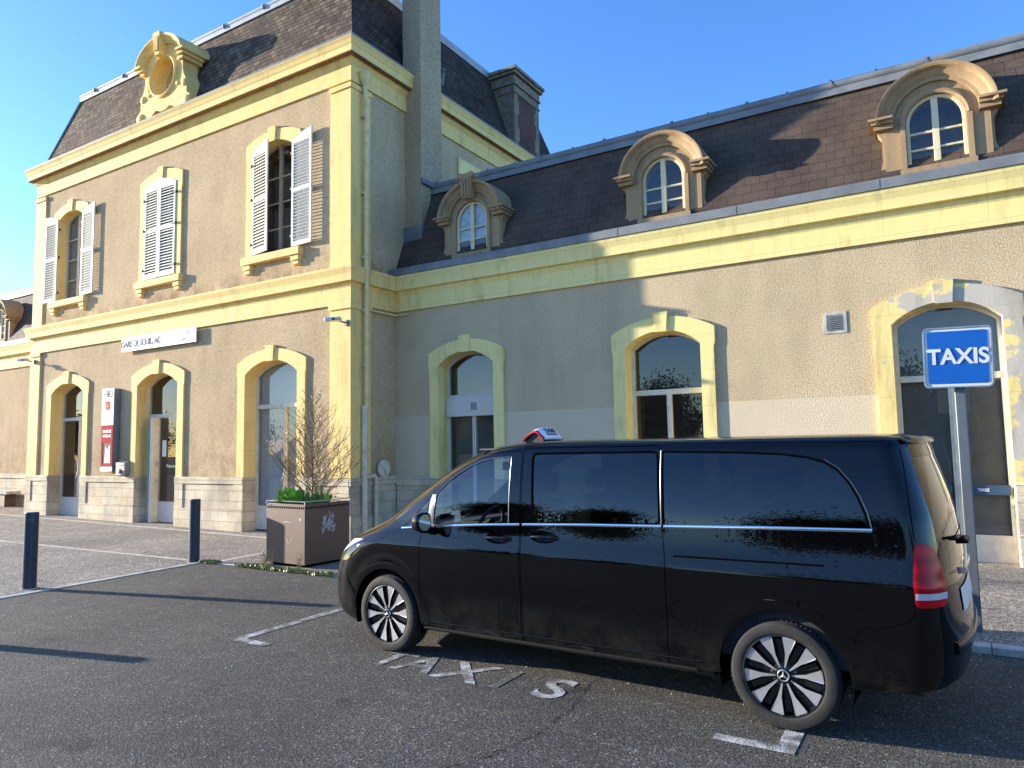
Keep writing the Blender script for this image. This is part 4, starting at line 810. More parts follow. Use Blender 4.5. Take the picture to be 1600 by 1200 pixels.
for i in range(900):
    x, y = rg_.uniform(-9, 2), rg_.uniform(1.2, 7.4)
    if rg_.random() < .5: y = 7.5-abs(rg_.gauss(0, .35)); x = rg_.uniform(-10.5, 1.5)
    s_ = rg_.uniform(.003, .009); a = rg_.uniform(0, 3); c_, d_ = math.cos(a)*s_, math.sin(a)*s_
    mb.add([(x+c_, y+d_, 0), (x-d_, y+c_, 0), (x-c_, y-d_, 0), (x+d_*.8, y-c_*.8, 0), (x+.2*c_, y, s_*.9)], [(0, 1, 4), (1, 2, 4), (2, 3, 4), (3, 0, 4)])
o = mb.build('grit', M['kerb'], None, smooth=0, fixn=False); tag(o, 'loose pale grit scattered over the asphalt', 'grit', kind='stuff')
# planter
t = empty('planter', (-9.16, 8.50, .012), R(-2.5), 'square brown steel planter box with a row of holes under its rim', 'planter')
w = .47; mb = MB()
mb.ext([(-w, -w), (w, -w), (w, w), (-w, w)], .04, .98, [[(-w+.03, -w+.03), (w-.03, -w+.03), (w-.03, w-.03), (-w+.03, w-.03)]], axis='z'); mb.box(-w+.03, w-.03, -w+.03, w-.03, .04, .07); mb.build('box', M['planter'], t, bevel=.004)
mb = MB(); mb.box(-w+.06, w-.06, -w+.06, w-.06, 0, .04); mb.build('foot', M['hole_dark'], t)
for q_ in (0, 1):
    mb = MB()
    for k in range(20):
        x = -w+.035+k*(2*w-.07)/19
        if q_: mb.box(w-.001, w+.002, x-.012, x+.012, .905, .940)
        else: mb.box(x-.012, x+.012, -w-.002, -w+.001, .905, .940)
    tag(mb.build('hole_row', M['hole_dark'], t), kind='stuff')
mb = MB()
for a, b in (((-w, -w), (w, -w)), ((w, -w), (w, w)), ((w, w), (-w, w)), ((-w, w), (-w, -w))): mb.tube([(a[0], a[1], 1.02), (b[0], b[1], 1.02)], .008, 6)
for a in ((-w, -w), (w, -w), (w, w), (-w, w)): mb.tube([(a[0], a[1], .97), (a[0], a[1], 1.02)], .008, 6)
mb.build('rail', M['metal_light'], t)
mb = MB(); mb.quad((-w+.03, -w+.03, .90), (w-.03, -w+.03, .90), (w-.03, w-.03, .90), (-w+.03, w-.03, .90)); mb.build('soil', M['soil'], t, fixn=False)
mb = MB(); rr = random.Random(3)
for k in range(46):      # scribbled tag on the right face (+x)
    y, z = rr.uniform(-.12, .12), .62+rr.uniform(-.13, .13); a = R(rr.choice([70, 80, 95, 110, 20])); l = rr.uniform(.04, .12)
    dy, dz = math.cos(a)*l, math.sin(a)*l; n_y, n_z = -math.sin(a)*.006, math.cos(a)*.006
    mb.quad((w+.002, y-n_y, z-n_z), (w+.002, y+dy-n_y, z+dz-n_z), (w+.002, y+dy+n_y, z+dz+n_z), (w+.002, y+n_y, z+n_z))
mb.build('graffiti', M['graffiti'], t, fixn=False)
mb = MB()
for (x0, z0, x1, z1) in ((-.05, .70, .14, .69), (.02, .44, .10, .34), (.13, .36, .17, .46)):
    d = Vector((x1-x0, z1-z0)).normalized(); n = Vector((-d.y, d.x))*.004; mb.quad((x0-n.x, -w-.002, z0-n.y), (x1-n.x, -w-.002, z1-n.y), (x1+n.x, -w-.002, z1+n.y), (x0+n.x, -w-.002, z0+n.y))
mb.lathe([(0, -w-.002), (.022, -w-.002)], (.36, 0, .74), 'y', 10)
mb.build('scratches', M['graffiti'], t, fixn=False)
# young conical shrub
t = empty('young_shrub', (-9.12, 8.54, .90), 0, 'young conical shrub with mostly bare twigs in the brown planter', 'shrub')
rr = random.Random(11); tr = MB(); br = MB(); lf = MB()
trunk = [(0, 0, 0)]; p = Vector((0, 0, 0))
for i in range(14): p = p+Vector((rr.uniform(-.015, .015), rr.uniform(-.015, .015), .142)); trunk.append(tuple(p))
tr.tube(trunk, .017, 7, r2=.004); tr.build('trunk', M['bark'], t)
def leaf(mb, p, s, d=None):
    d = Vector((rr.uniform(-1, 1), rr.uniform(-1, 1), rr.uniform(-.6, 1))).normalized() if d is None else d
    a = d.orthogonal().normalized(); a = Matrix.Rotation(rr.uniform(0, 6.28), 3, d) @ a
    p = Vector(p); mb.add([p, p+d*s*.5+a*s*.28, p+d*s, p+d*s*.5-a*s*.28], [(0, 1, 2, 3)])
def branch(p, d, L_, r, lev):
    pts = [p]; q = Vector(p); d = Vector(d).normalized(); n = max(3, int(L_/.07))
    for i in range(n):
        d = (d+Vector((rr.uniform(-.22, .22), rr.uniform(-.22, .22), rr.uniform(-.08, .22)))*.55).normalized(); q = q+d*(L_/n); pts.append(q.copy())
        if lev < 2 and i > 0 and rr.random() < (.85 if lev == 0 else .55):
            s = Vector((rr.uniform(-1, 1), rr.uniform(-1, 1), rr.uniform(-.1, .8))); branch(q, d*.8+s*.8, L_*rr.uniform(.25, .5), r*.55, lev+1)
        if rr.random() < .30: leaf(lf, q, rr.uniform(.018, .035))
    br.tube(pts, r, 4, r2=r*.4, cap=False)
for i in range(84):
    h = .06+1.78*(i/83)**1.1; a = i*2.399; T = h/1.99; k = min(13, int(h/.142)); base = Vector(trunk[k]).lerp(Vector(trunk[k+1]), (h/.142) % 1)
    branch(base, (math.cos(a), math.sin(a), .55+.5*T), (.92*(1-T)**.95+.09)*rr.uniform(.7, 1.1), .0085*(1-T*.5), 0)
br.build('branches', M['twig_grey'], t, smooth=0, fixn=False); lf.build('leaves', M['leaf_olive'], t, smooth=0, fixn=False)
# leafy plants
def rosette(name, loc, n, h, s, mat, label, cat='plant', group=None):
    t = MB()
    for i in range(n):
        a = rr.uniform(0, 6.28); e = rr.uniform(.6, 1.45); d = Vector((math.cos(a)*math.cos(e), math.sin(a)*math.cos(e), math.sin(e))); side = Vector((-math.sin(a), math.cos(a), 0)); L_ = h*rr.uniform(.5, 1)
        b = Vector((rr.uniform(-s, s), rr.uniform(-s, s)*.6, 0)); w_ = L_*rr.uniform(.14, .24); pts = []
        for k, (f, ww) in enumerate(((0, .15), (.35, .9), (.7, 1), (1, .1))):
            c = b+d*L_*f+Vector((0, 0, -.28*L_*f*f*math.cos(e))); pts += [c-side*w_*ww, c+side*w_*ww]
        t.add(pts, [(0, 2, 3, 1), (2, 4, 5, 3), (4, 6, 7, 5)])
    o = t.build(name, M[mat], None, smooth=60, fixn=False); o.location = loc; tag(o, label, cat, group); return o
rosette('leafy_plant', (-9.27, 8.24, .95), 130, .34, .17, 'leaf_bright', 'bright green broad leaved plant at the front of the planter')
rosette('leafy_plant', (-8.93, 8.50, .95), 70, .26, .17, 'leaf_bright', 'smaller green leafy plant behind the shrub stem in the planter')
rr2 = rr; mb = MB()
for i in range(42):
    x, y = rr.uniform(.0, .36), rr.uniform(-.2, .2); h = rr.uniform(.18, .42); q = [(x, y, 0), (x+rr.uniform(-.05, .05), y, h*.5), (x+rr.uniform(-.1, .1), y+rr.uniform(-.05, .05), h)]
    mb.tube(q, .0022, 3, cap=False)
    for k in range(9): f = rr.random(); leaf(mb, (q[1][0]*(1-f)+q[2][0]*f, q[1][1]*(1-f)+q[2][1]*f, h*(.35+.65*f)), rr.uniform(.018, .04))
o = mb.build('feathery_weed', M['leaf_olive'], None, smooth=0, fixn=False); o.location = (-9.05, 8.45, .95); tag(o, 'feathery olive green weeds at the right side of the planter', 'plant')
mb = MB()
for i in range(260): leaf(mb, (rr.uniform(-.44, .44), rr.uniform(-.44, .44), rr.uniform(0, .03)), rr.uniform(.03, .07))
o = mb.build('ground_cover', M['weed'], None, smooth=0, fixn=False); o.location = (-9.16, 8.50, .93); tag(o, 'low green ground cover on the planter soil', 'ground cover', kind='stuff')
mb = MB()
for i in range(2600):
    u = rr.random(); cl = rr.choice([-10.62, -9.75, -9.4, -9.1, -8.85, -8.6, -8.3, -8.0]); x = cl+rr.gauss(0, .12); y = 7.74+rr.gauss(0, .045)
    if -10.45 < x < -9.95: continue
    leaf(mb, (x, y, .01), rr.uniform(.02, .06), Vector((rr.uniform(-.6, .6), rr.uniform(-.6, .6), rr.uniform(.15, 1))).normalized())
for i in range(500):
    x = rr.uniform(-8, 1.2); leaf(mb, (x, 7.50-(x-.2)*.026+rr.gauss(0, .02), .0), rr.uniform(.012, .03))
o = mb.build('kerb_weeds', M['weed'], None, smooth=0, fixn=False); tag(o, 'yellow green weeds growing along the kerb', 'weeds', kind='stuff')
mb = MB()
for cx_ in (-9.28, -9.15, -8.52):
    for i in range(14):
        x = cx_+rr.gauss(0, .05); h = rr.uniform(.12, .34); x2 = x+rr.uniform(-.09, .09); mb.tube([(x, 7.72, 0), ((x+x2)/2, 7.72, h*.6), (x2, 7.71+rr.uniform(-.05, .05), h)], .0025, 3, cap=False)
        for k in range(8): f = rr.random(); leaf(mb, (x+(x2-x)*f, 7.72, h*f), rr.uniform(.012, .028))
o = mb.build('dry_grass', M['dry'], None, smooth=0, fixn=False); tag(o, 'dry straw coloured stalks in front of the planter', 'dry grass', kind='stuff')
# taxi sign on a post
SY = 8.05; t = empty('taxi_stand_sign', (.11, SY, 0), R(0), 'blue TAXIS sign with white border on a grey steel post', 'sign')
mb = MB(); mb.box(-.045, .045, 0, .09, 0, 2.88); mb.build('post', M['post_grey'], t, bevel=.008)
zc_ = 2.62; wS, hS = .283, .29
tilt = Matrix.Translation((0, -.03, zc_)) @ Matrix.Rotation(R(1.0), 4, 'Y') @ Matrix.Rotation(R(4), 4, 'Z')
def rrect(w, h, r, n=6):
    out = []
    for cx_, cz_, a0 in ((w-r, h-r, 0), (-w+r, h-r, 90), (-w+r, -h+r, 180), (w-r, -h+r, 270)):
        for i in range(n+1): a = R(a0+90*i/n); out.append((cx_+r*math.cos(a), cz_+r*math.sin(a)))
    return out
mb = MB(); mb.x = tilt; mb.ext(rrect(wS, hS, .045), -.02, .025, [rrect(wS-.012, hS-.012, .038)]); mb.build('rim', M['metal_light'], t)
mb = MB(); mb.x = tilt; mb.ext(rrect(wS-.0125, hS-.0125, .038), -.012, .0); mb.build('white_border', M['white_matte'], t)
mb = MB(); mb.x = tilt; mb.ext(rrect(wS-.038, hS-.038, .02), -.0155, -.0125); mb.build('blue_field', M['sign_blue'], t)
put_text('TAXIS', .205, M['white_matte'], t, tilt @ facing_y(.002, -.018, .0), bold=.0055, sx=.92)
mb = MB(); mb.box(-.10, .10, -.03, .0, 2.72, 2.76); mb.box(-.10, .10, -.03, .0, 2.46, 2.50); mb.build('clamp', M['post_grey'], t)
# ------------------------------------------------------------------ the van
def pchip(xk, yk):
    xk = np.array(xk, float); yk = np.array(yk, float); h = np.diff(xk); d = np.diff(yk)/h; m = np.zeros(len(xk))
    for i in range(1, len(xk)-1):
        if d[i-1]*d[i] > 0: w1, w2 = 2*h[i]+h[i-1], h[i]+2*h[i-1]; m[i] = (w1+w2)/(w1/d[i-1]+w2/d[i])
    m[0], m[-1] = d[0], d[-1]
    def f(x):
        x = np.clip(x, xk[0], xk[-1]); i = np.clip(np.searchsorted(xk, x, side='right')-1, 0, len(h)-1); t = (x-xk[i])/h[i]
        return (2*t**3-3*t**2+1)*yk[i]+(t**3-2*t**2+t)*h[i]*m[i]+(-2*t**3+3*t**2)*yk[i+1]+(t**3-t**2)*h[i]*m[i+1]
    return f
WB = 3.495; RC = .345
KN = [  # z, xf, xr, W, af, nf, ar, nr
 (.19, -.84, 4.38, .84, .50, 2.6, .25, 2.6), (.25, -.92, 4.42, .90, .52, 2.6, .28, 2.6), (.33, -.965, 4.465, .940, .54, 2.6, .30, 2.7), (.45, -.99, 4.51, .957, .56, 2.6, .32, 2.8),
 (.60, -.99, 4.525, .961, .57, 2.6, .32, 2.8), (.72, -.975, 4.52, .963, .58, 2.55, .31, 2.8), (.82, -.945, 4.51, .963, .60, 2.5, .29, 2.8), (.92, -.88, 4.50, .963, .64, 2.4, .27, 2.8), (.97, -.82, 4.495, .963, .68, 2.4, .26, 2.8),
 (1.01, -.75, 4.49, .955, .72, 2.4, .26, 2.8), (1.06, -.64, 4.488, .944, .74, 2.4, .26, 2.8), (1.12, -.50, 4.483, .931, .76, 2.4, .26, 2.8), (1.18, -.37, 4.478, .921, .74, 2.35, .26, 2.8), (1.25, -.26, 4.47, .912, .72, 2.3, .26, 2.8),
 (1.35, -.11, 4.455, .900, .71, 2.3, .26, 2.8), (1.50, .12, 4.42, .874, .70, 2.3, .26, 2.8), (1.65, .36, 4.38, .841, .68, 2.3, .26, 2.8), (1.75, .56, 4.35, .814, .66, 2.3, .25, 2.8), (1.81, .72, 4.335, .796, .64, 2.3, .25, 2.8),
 (1.85, .89, 4.315, .762, .60, 2.3, .25, 2.8), (1.875, 1.07, 4.28, .70, .55, 2.3, .25, 2.8), (1.89, 1.30, 4.20, .56, .45, 2.2, .3, 2.6), (1.898, 1.65, 3.95, .30, .4, 2, .3, 2), (1.900, 2.0, 3.6, .0, .4, 2, .3, 2)]
KA = np.array(KN)
tk = np.concatenate([[0], np.cumsum(np.sqrt(np.diff(KA[:, 0])**2+np.diff(KA[:, 3])**2+(.25*np.diff(KA[:, 1]))**2))])
FZ, FXF, FXR, FW, FAF, FNF, FAR, FNR = [pchip(tk, KA[:, i]) for i in range(8)]
TMAX = tk[-1]
def t_of_z(z): return np.interp(z, KA_z, KA_t)
_tt = np.linspace(0, TMAX, 4000); KA_z = np.maximum.accumulate(FZ(_tt)); KA_t = _tt
def Pv(s, t):
    """body surface, near side (camera side is local -y)"""
    s = np.asarray(s, float); t = np.asarray(t, float)
    z = FZ(t); xf = FXF(t); xr = FXR(t); w = FW(t); af = FAF(t); nf = FNF(t); ar = FAR(t); nr = FNR(t)
    th = np.clip(s, 0, 1)*math.pi/2; th2 = np.clip(3-s, 0, 1)*math.pi/2
    c1 = np.maximum(np.cos(th), 1e-9)**(2/nf); s1 = np.maximum(np.sin(th), 0)**(2/nf)
    c2 = np.maximum(np.cos(th2), 1e-9)**(2/nr); s2 = np.maximum(np.sin(th2), 0)**(2/nr)
    xs = xf+af+(xr-ar-xf-af)*np.clip(s-1, 0, 1)
    x = np.where(s < 1, xf+af*(1-c1), np.where(s > 2, xr-ar*(1-c2), xs)); y = np.where(s < 1, w*s1, np.where(s > 2, w*s2, w))
    bow = 1-.010*((x-2.0)/2.6)**2; y = y*bow
    # arch lips and the crease over the wheels
    for cx in (0, WB):
        d = np.hypot(x-cx, z-RC); y = y+np.where((s > .35) & (s < 2.5), .008*np.exp(-((d-.44)/.06)**2)*np.clip((z-.15)/.15, 0, 1), 0)
    y = y-.012*np.exp(-((z-.60)/.13)**2)*np.clip((x-.5)/.3, 0, 1)*np.clip((3.0-x)/.3, 0, 1)
    return np.stack([x, -y, z], -1)
def Nv(s, t):
    e = 1e-3; du = Pv(np.minimum(s+e, 3), t)-Pv(np.maximum(s-e, 0), t); dt = Pv(s, np.minimum(t+e, TMAX))-Pv(s, np.maximum(t-e, 0))
    n = np.cross(du, dt); l = np.linalg.norm(n, axis=-1, keepdims=True); n = n/np.maximum(l, 1e-12)
    return n
def st(x, z):      # side position -> surface parameters
    t = float(t_of_z(z)); lo, hi = 0., 3.
    for _ in range(40):
        m = (lo+hi)/2
        if Pv(m, t)[0] < x: lo = m
        else: hi = m
    return ((lo+hi)/2, t)
SS = 1.0
def dens(pts, step=.03, closed=True):
    out = []; n = len(pts)
    for i in range(n if closed else n-1):
        a, b = pts[i], pts[(i+1) % n]; k = max(1, int(math.hypot(b[0]-a[0], b[1]-a[1])/step))
        for j in range(k): f = j/k; out.append((a[0]+(b[0]-a[0])*f, a[1]+(b[1]-a[1])*f))
    if not closed: out.append(pts[-1])
    return out
def rnd(pts, r, n=4):
    """round polygon corners"""
    out = []; k = len(pts)
    for i in range(k):
        p = Vector(pts[i]); a = Vector(pts[i-1])-p; b = Vector(pts[(i+1) % k])-p; q = min(r, a.length*.45, b.length*.45)
        A, Bq = p+a.normalized()*q, p+b.normalized()*q
        for j in range(n+1): f = j/n; out.append(tuple(A*(1-f)**2+p*2*f*(1-f)+Bq*f*f))
    return out
def xz(poly, closed=True, step=.03): return [st(*p) for p in dens(poly, step, closed)]
def inset(poly, d):
    n = len(poly); A = sum(poly[i][0]*poly[(i+1) % n][1]-poly[(i+1) % n][0]*poly[i][1] for i in range(n)); sg = 1 if A > 0 else -1; out = []
    for i in range(n):
        p = Vector(poly[i]); e0 = (p-Vector(poly[i-1])); e1 = (Vector(poly[(i+1) % n])-p)
        if e0.length < 1e-9 or e1.length < 1e-9: out.append(tuple(p)); continue
        e0.normalize(); e1.normalize(); n0 = Vector((-e0.y, e0.x))*sg; n1 = Vector((-e1.y, e1.x))*sg; m = (n0+n1)/max(.3, 1+n0.dot(n1)); out.append(tuple(p+m*d))
    return out
# side outlines in metres (x from the front hub, z from the ground)
qg = [(.215, 1.150), (.455, 1.395), (.462, 1.158)]
fw_ = [(.535, 1.168), (.545, 1.452), (.66, 1.555), (.78, 1.632), (.90, 1.692), (1.02, 1.733), (1.16, 1.757), (1.325, 1.765), (1.350, 1.213)]
w2_ = rnd([(1.585, 1.232), (1.530, 1.788), (2.632, 1.792), (2.672, 1.268)], .05)
w3_ = [(2.700, 1.270), (2.668, 1.792), (3.25, 1.780), (3.52, 1.766), (3.68, 1.745), (3.79, 1.712), (3.87, 1.660), (3.94, 1.575), (3.99, 1.480), (4.025, 1.385), (4.045, 1.308)]
fd = rnd([(.425, .285), (.405, .75), (.400, .98), (.415, 1.12), (.475, 1.37), (.54, 1.49), (.70, 1.62), (.90, 1.735), (1.10, 1.795), (1.28, 1.812), (1.430, 1.815), (1.440, 1.60), (1.468, 1.16), (1.478, .75), (1.482, .285)], .04)
sd = rnd([(1.490, .285), (1.486, .75), (1.476, 1.16), (1.448, 1.60), (1.437, 1.835), (2.648, 1.838), (2.690, 1.26), (2.722, 1.0), (2.722, .285)], .035)
tl = rnd([(4.285, 1.225), (4.33, 1.228), (4.37, 1.205), (4.395, 1.14), (4.425, .98), (4.428, .862), (4.275, .857), (4.268, 1.02)], .035)
flap = rnd([(1.26, .30), (1.255, .66), (1.29, .73), (1.44, .73), (1.445, .30)], .05)
R_A = .405
def archpoly(cx, r, flare=.0):
    return [(cx-r-.02, .10)]+[(cx+r*math.cos(a)*(1.0), RC+r*math.sin(a)) for a in np.linspace(math.pi+.25, -.25, 40)]+[(cx+r+.02, .10)]
aF, aR = archpoly(0, .405), archpoly(WB, .41)
# domain outline (lower edge varies along the car)
low = [(-.70, .20), (-.50, .20), (-.40, .22), (.42, .245), (1.5, .255), (2.9, .275), (3.05, .30), (3.95, .33), (4.2, .36), (4.40, .385)]
lowst = [(0, float(t_of_z(.20)))]+[st(x, z) for x, z in dens(low, .05, False)]+[(3, float(t_of_z(.40)))]
lowst = [p for i, p in enumerate(lowst) if i == 0 or p[0] > lowst[i-1][0]+1e-4]
dom = lowst+[(3, TMAX*k/40+(1-k/40)*lowst[-1][1]) for k in range(1, 41)]+[(3*(1-k/150), TMAX) for k in range(1, 151)]+[(0, TMAX*(1-k/50)+lowst[0][1]*k/50) for k in range(1, 50)]
hl = [(.30, .77), (.34, .88), (.50, .955), (.70, .99), (.80, .995), (.77, .93), (.66, .85), (.52, .78), (.38, .74)]   # headlamp (s, z)
hlst = [(s, float(t_of_z(z))) for s, z in dens(hl, .03)]
gr = [(s, float(t_of_z(z))) for s, z in dens([(0, .52), (0, .86), (.24, .86), (.30, .70), (.24, .52)], .03)]
ws = [(s, float(t_of_z(z))) for s, z in dens([(0, 1.215), (0, 1.80), (.44, 1.80), (.50, 1.5), (.54, 1.23), (.3, 1.215)], .03)]
rw = [(s, float(t_of_z(z))) for s, z in dens([(3, 1.22), (3, 1.74), (2.42, 1.74), (2.38, 1.5), (2.36, 1.22)], .03)]
npl = [(s, float(t_of_z(z))) for s, z in dens([(3, .78), (3, .92), (2.72, .92), (2.72, .78)], .03)]
regions = {'tail_band': xz([(4.277, .905), (4.424, .905), (4.424, .942), (4.277, .942)]), 'front_window': xz(fw_), 'quarter_window': xz(qg), 'side_window': xz(w2_), 'rear_window': xz(w3_), 'tail_lamp': xz(tl), 'headlamp': hlst, 'grille': gr, 'windscreen': ws, 'tailgate_window': rw,
           'arch_f': xz(aF), 'arch_r': xz(aR), 'front_door': xz(fd), 'front_door_in': xz(inset(fd, .0065)), 'sliding_door': xz(sd), 'sliding_door_in': xz(inset(sd, .0065))}
def cup(x, z): return [(x+.130*math.cos(a), z+.047*math.sin(a)) for a in np.linspace(0, 2*math.pi, 25)[:-1]]
cup_st = {'front_door': [st(*p) for p in cup(1.255, 1.095)], 'sliding_door': [st(*p) for p in cup(1.70, 1.125)]}
def cdt_region(loops, include, exclude, frame=()):
    """triangulate the (s,t) domain inside `include` outline minus `exclude` outlines with a dense regular grid"""
    vs = []; es = []
    for lp in loops:
        b = len(vs); n = len(lp); vs += [Vector(p) for p in lp]; es += [(b+i, b+(i+1) % n) for i in range(n)]
    xs = [p[0] for p in include]; ts = [p[1] for p in include]
    sg = np.unique(np.round(np.concatenate([np.linspace(0, 1, 34), np.linspace(1, 2, 95), np.linspace(2, 3, 26)]), 6)); tg = np.linspace(0, TMAX, 96)
    sg = sg[(sg > min(xs)+1e-3) & (sg < max(xs)-1e-3)]; tg = tg[(tg > min(ts)+1e-3) & (tg < max(ts)-1e-3)]
    for a in sg:
        for c in tg: vs.append(Vector((a, c)))
    r = delaunay_2d_cdt(vs, es, [], 0, 1e-5)
    V = np.array([tuple(p) for p in r[0]]); T = [f for f in r[2]]
    cen = np.array([V[list(f)].mean(0) for f in T])
    def inm(poly):
        c = np.zeros(len(cen), bool); x, y = cen[:, 0], cen[:, 1]; n = len(poly)
        for i in range(n):
            x0, y0 = poly[i-1]; x1, y1 = poly[i]
            if y0 == y1: continue
            m = ((y0 > y) != (y1 > y)) & (x < (x1-x0)*(y-y0)/(y1-y0)+x0); c ^= m
        return c
    keep = inm(include)
    for e in exclude: keep &= ~inm(e)
    return V, [T[i] for i in np.nonzero(keep)[0]]
def surf(name, mat, V, T, parent, off=0.0, sides=(-1, 1), thick=0.0):
    used = sorted({i for f in T for i in f}); mp = {u: i for i, u in enumerate(used)}
    s, t = V[used, 0], V[used, 1]; Pn = Pv(s, t); Nn = Nv(s, t)
    se = .004; bad = (s < se) | (s > 3-se)
    Nn[bad] = Nv(np.clip(s[bad], se, 3-se), t[bad]); Nn[s < 1e-6, 1] = 0; Nn[s > 3-1e-6, 1] = 0
    Nn /= np.linalg.norm(Nn, axis=1, keepdims=True)
    Pn = Pn+Nn*off; objs = []
    allP = []; allN = []; allF = []
    for sd_ in sides:
        m = np.array([1, -sd_*1.0, 1]) if False else np.array([1, 1 if sd_ < 0 else -1, 1])
        P2, N2 = Pn*m, Nn*m; b = len(allP)
        allP += [tuple(p) for p in P2]; allN += [tuple(q) for q in N2]
        for f in T:
            g = [mp[i]+b for i in f]
            n = np.cross(P2[g[1]-b]-P2[g[0]-b], P2[g[2]-b]-P2[g[0]-b])
            if n @ N2[g[0]-b] < 0: g = g[::-1]
            allF.append(g)
    me = bpy.data.meshes.new(name); me.from_pydata(allP, [], allF); me.update(); me.materials.append(mat); me.shade_smooth()
    me.normals_split_custom_set_from_vertices(allN)
    o = bpy.data.objects.new(name, me); COL.objects.link(o); o.parent = parent
    return o
A_ = np.array([-4.500, 5.128]); B_ = np.array([-1.008, 4.960]); e_ = (B_-A_)/np.hypot(*(B_-A_)); n_v = np.array([-e_[1], e_[0]])
orig = A_+n_v*.945
VAN = empty('parked_van', (orig[0], orig[1], 0), math.atan2(e_[1], e_[0]), 'glossy black long passenger van with a chrome belt line parked in the taxi bay', 'van')
rg = regions
bodyV, bodyT = cdt_region([dom]+[rg[k] for k in rg if k not in ('front_door_in', 'sliding_door_in', 'front_window', 'side_window', 'tail_band')], dom, [rg[k] for k in rg if k not in ('front_door_in', 'sliding_door_in', 'front_window', 'side_window', 'tail_band')])
body = surf('body', M['black_paint'], bodyV, bodyT, VAN)
DOORS = {}
for nm, win, sd2 in (('front_door', 'front_window', 1), ('sliding_door', 'side_window', 1)):
    V_, T_ = cdt_region([rg[nm+'_in'], rg[win], cup_st[nm]], rg[nm+'_in'], [rg[win], cup_st[nm]])
    for s_ in (1, -1):
        d = surf(nm, M['black_paint'], V_, T_, VAN, sides=(s_,))
        Vw, Tw = cdt_region([rg[win]], rg[win], []); surf('window', M['glass_cab' if win == 'front_window' else 'glass_privacy'], Vw, Tw, d, off=-.006, sides=(s_,))
        DOORS[nm, s_] = d
DOOR, SLIDE = DOORS['front_door', -1], DOORS['sliding_door', -1]
for nm, mt, off in (('quarter_window', 'glass_cab', -.005), ('rear_window', 'glass_privacy', -.005), ('tail_lamp', 'tail_red', .004), ('headlamp', 'headlamp', .002)):
    V_, T_ = cdt_region([rg[nm]], rg[nm], [])
    for s_ in (-1, 1): surf(nm, M[mt], V_, T_, VAN, off=off, sides=(s_,))
for nm, mt in (('grille', 'plastic_black'), ('windscreen', 'glass_cab'), ('tailgate_window', 'glass_privacy')):
    V_, T_ = cdt_region([rg[nm]], rg[nm], []); surf(nm, M[mt], V_, T_, VAN, off=-.004)
# strips laid on the surface ------------------------------------------------
def strip(name, mat, pts, w, h, parent, space='xz', s_=(-1,), off=0.0):
    P = [st(*p) for p in pts] if space == 'xz' else [(a, float(t_of_z(b))) for a, b in pts]
    s = np.array([p[0] for p in P]); t = np.array([p[1] for p in P]); C = Pv(s, t); Nn = Nv(np.clip(s, .003, 2.997), t)
    T = np.gradient(C, axis=0); T /= np.linalg.norm(T, axis=1, keepdims=True); Bn = np.cross(T, Nn)
    mb = MB()
    for q in s_:
        m = np.array([1, 1 if q < 0 else -1, 1]); vs = []
        for i in range(len(C)):
            for a, b in ((-w/2, off-.004), (-w/2, off+h*.7), (-w/4, off+h), (w/4, off+h), (w/2, off+h*.7), (w/2, off-.004)): vs.append(tuple((C[i]+Bn[i]*a+Nn[i]*b)*m))
        k = 6; n = len(C); mb.add(vs, [(i*k+j, i*k+(j+1) % k, (i+1)*k+(j+1) % k, (i+1)*k+j) for i in range(n-1) for j in range(k)]+[tuple(range(k)), tuple((n-1)*k+j for j in range(k))])
    return mb.build(name, M[mat], parent, smooth=50)
D = lambda p, st_=.04: dens(p, st_, False)
strip('chrome_trim', 'chrome', D([(.165, 1.126), (.40, 1.145)]), .017, .006, VAN)
strip('chrome_trim', 'chrome', D([(.425, 1.147), (.80, 1.176), (1.15, 1.198), (1.458, 1.213)]), .019, .006, DOOR)
strip('chrome_trim', 'chrome', D([(1.484, 1.214), (2.0, 1.235), (2.683, 1.255)]), .020, .006, SLIDE)
strip('chrome_trim', 'chrome', D([(2.703, 1.256), (3.4, 1.278), (4.060, 1.292)]), .022, .006, VAN)
for poly, par, wd in ((fw_, DOOR, .010),): strip('window_trim', 'trim_dark', dens(poly, .03, False), .008, .004, par)
strip('window_trim', 'trim_dark', D([(4.060, 1.296), (4.038, 1.40), (3.998, 1.50), (3.945, 1.592), (3.87, 1.68), (3.79, 1.728)]), .007, .003, VAN)
strip('window_seal', 'hole_dark', dens(w2_, .03, True)+[w2_[0]], .016, .0025, SLIDE)
strip('window_seal', 'hole_dark', dens(w3_, .03, False), .014, .0025, VAN)
strip('pillar_trim', 'trim_dark', D([(2.686, 1.262), (2.660, 1.80)]), .009, .004, VAN)
strip('pillar_cover', 'post_grey', D([(.500, 1.17), (.510, 1.43)]), .050, .004, DOOR)
strip('slide_rail', 'hole_dark', D([(2.78, 1.055), (3.78, 1.062)]), .014, .001, VAN)
strip('slide_rail', 'trim_dark', D([(2.80, 1.047), (3.78, 1.054)]), .002, .0015, VAN)
strip('sill_trim', 'plastic_black', D([(.43, .268), (2.92, .290)]), .030, .012, VAN, s_=(-1,)); strip('sill_trim', 'plastic_black', D([(.43, .268), (2.92, .290)]), .030, .012, VAN, s_=(1,))
strip('sill_moulding', 'gloss_black', D([(.42, .335), (1.48, .345), (2.95, .355)]), .010, .006, VAN)
SEAM = 'hole_dark'
strip('bonnet_seam', SEAM, [(.05, 1.19), (-.02, 1.155), (-.12, 1.115), (-.25, 1.075), (-.36, 1.035)], .005, .0008, VAN)
strip('roof_seam', SEAM, D([(1.43, 1.845), (2.2, 1.851), (3.3, 1.850), (4.25, 1.838)]), .006, .0008, VAN)
strip('fuel_flap_seam', SEAM, dens(flap, .03, True), .003, .0006, DOOR)
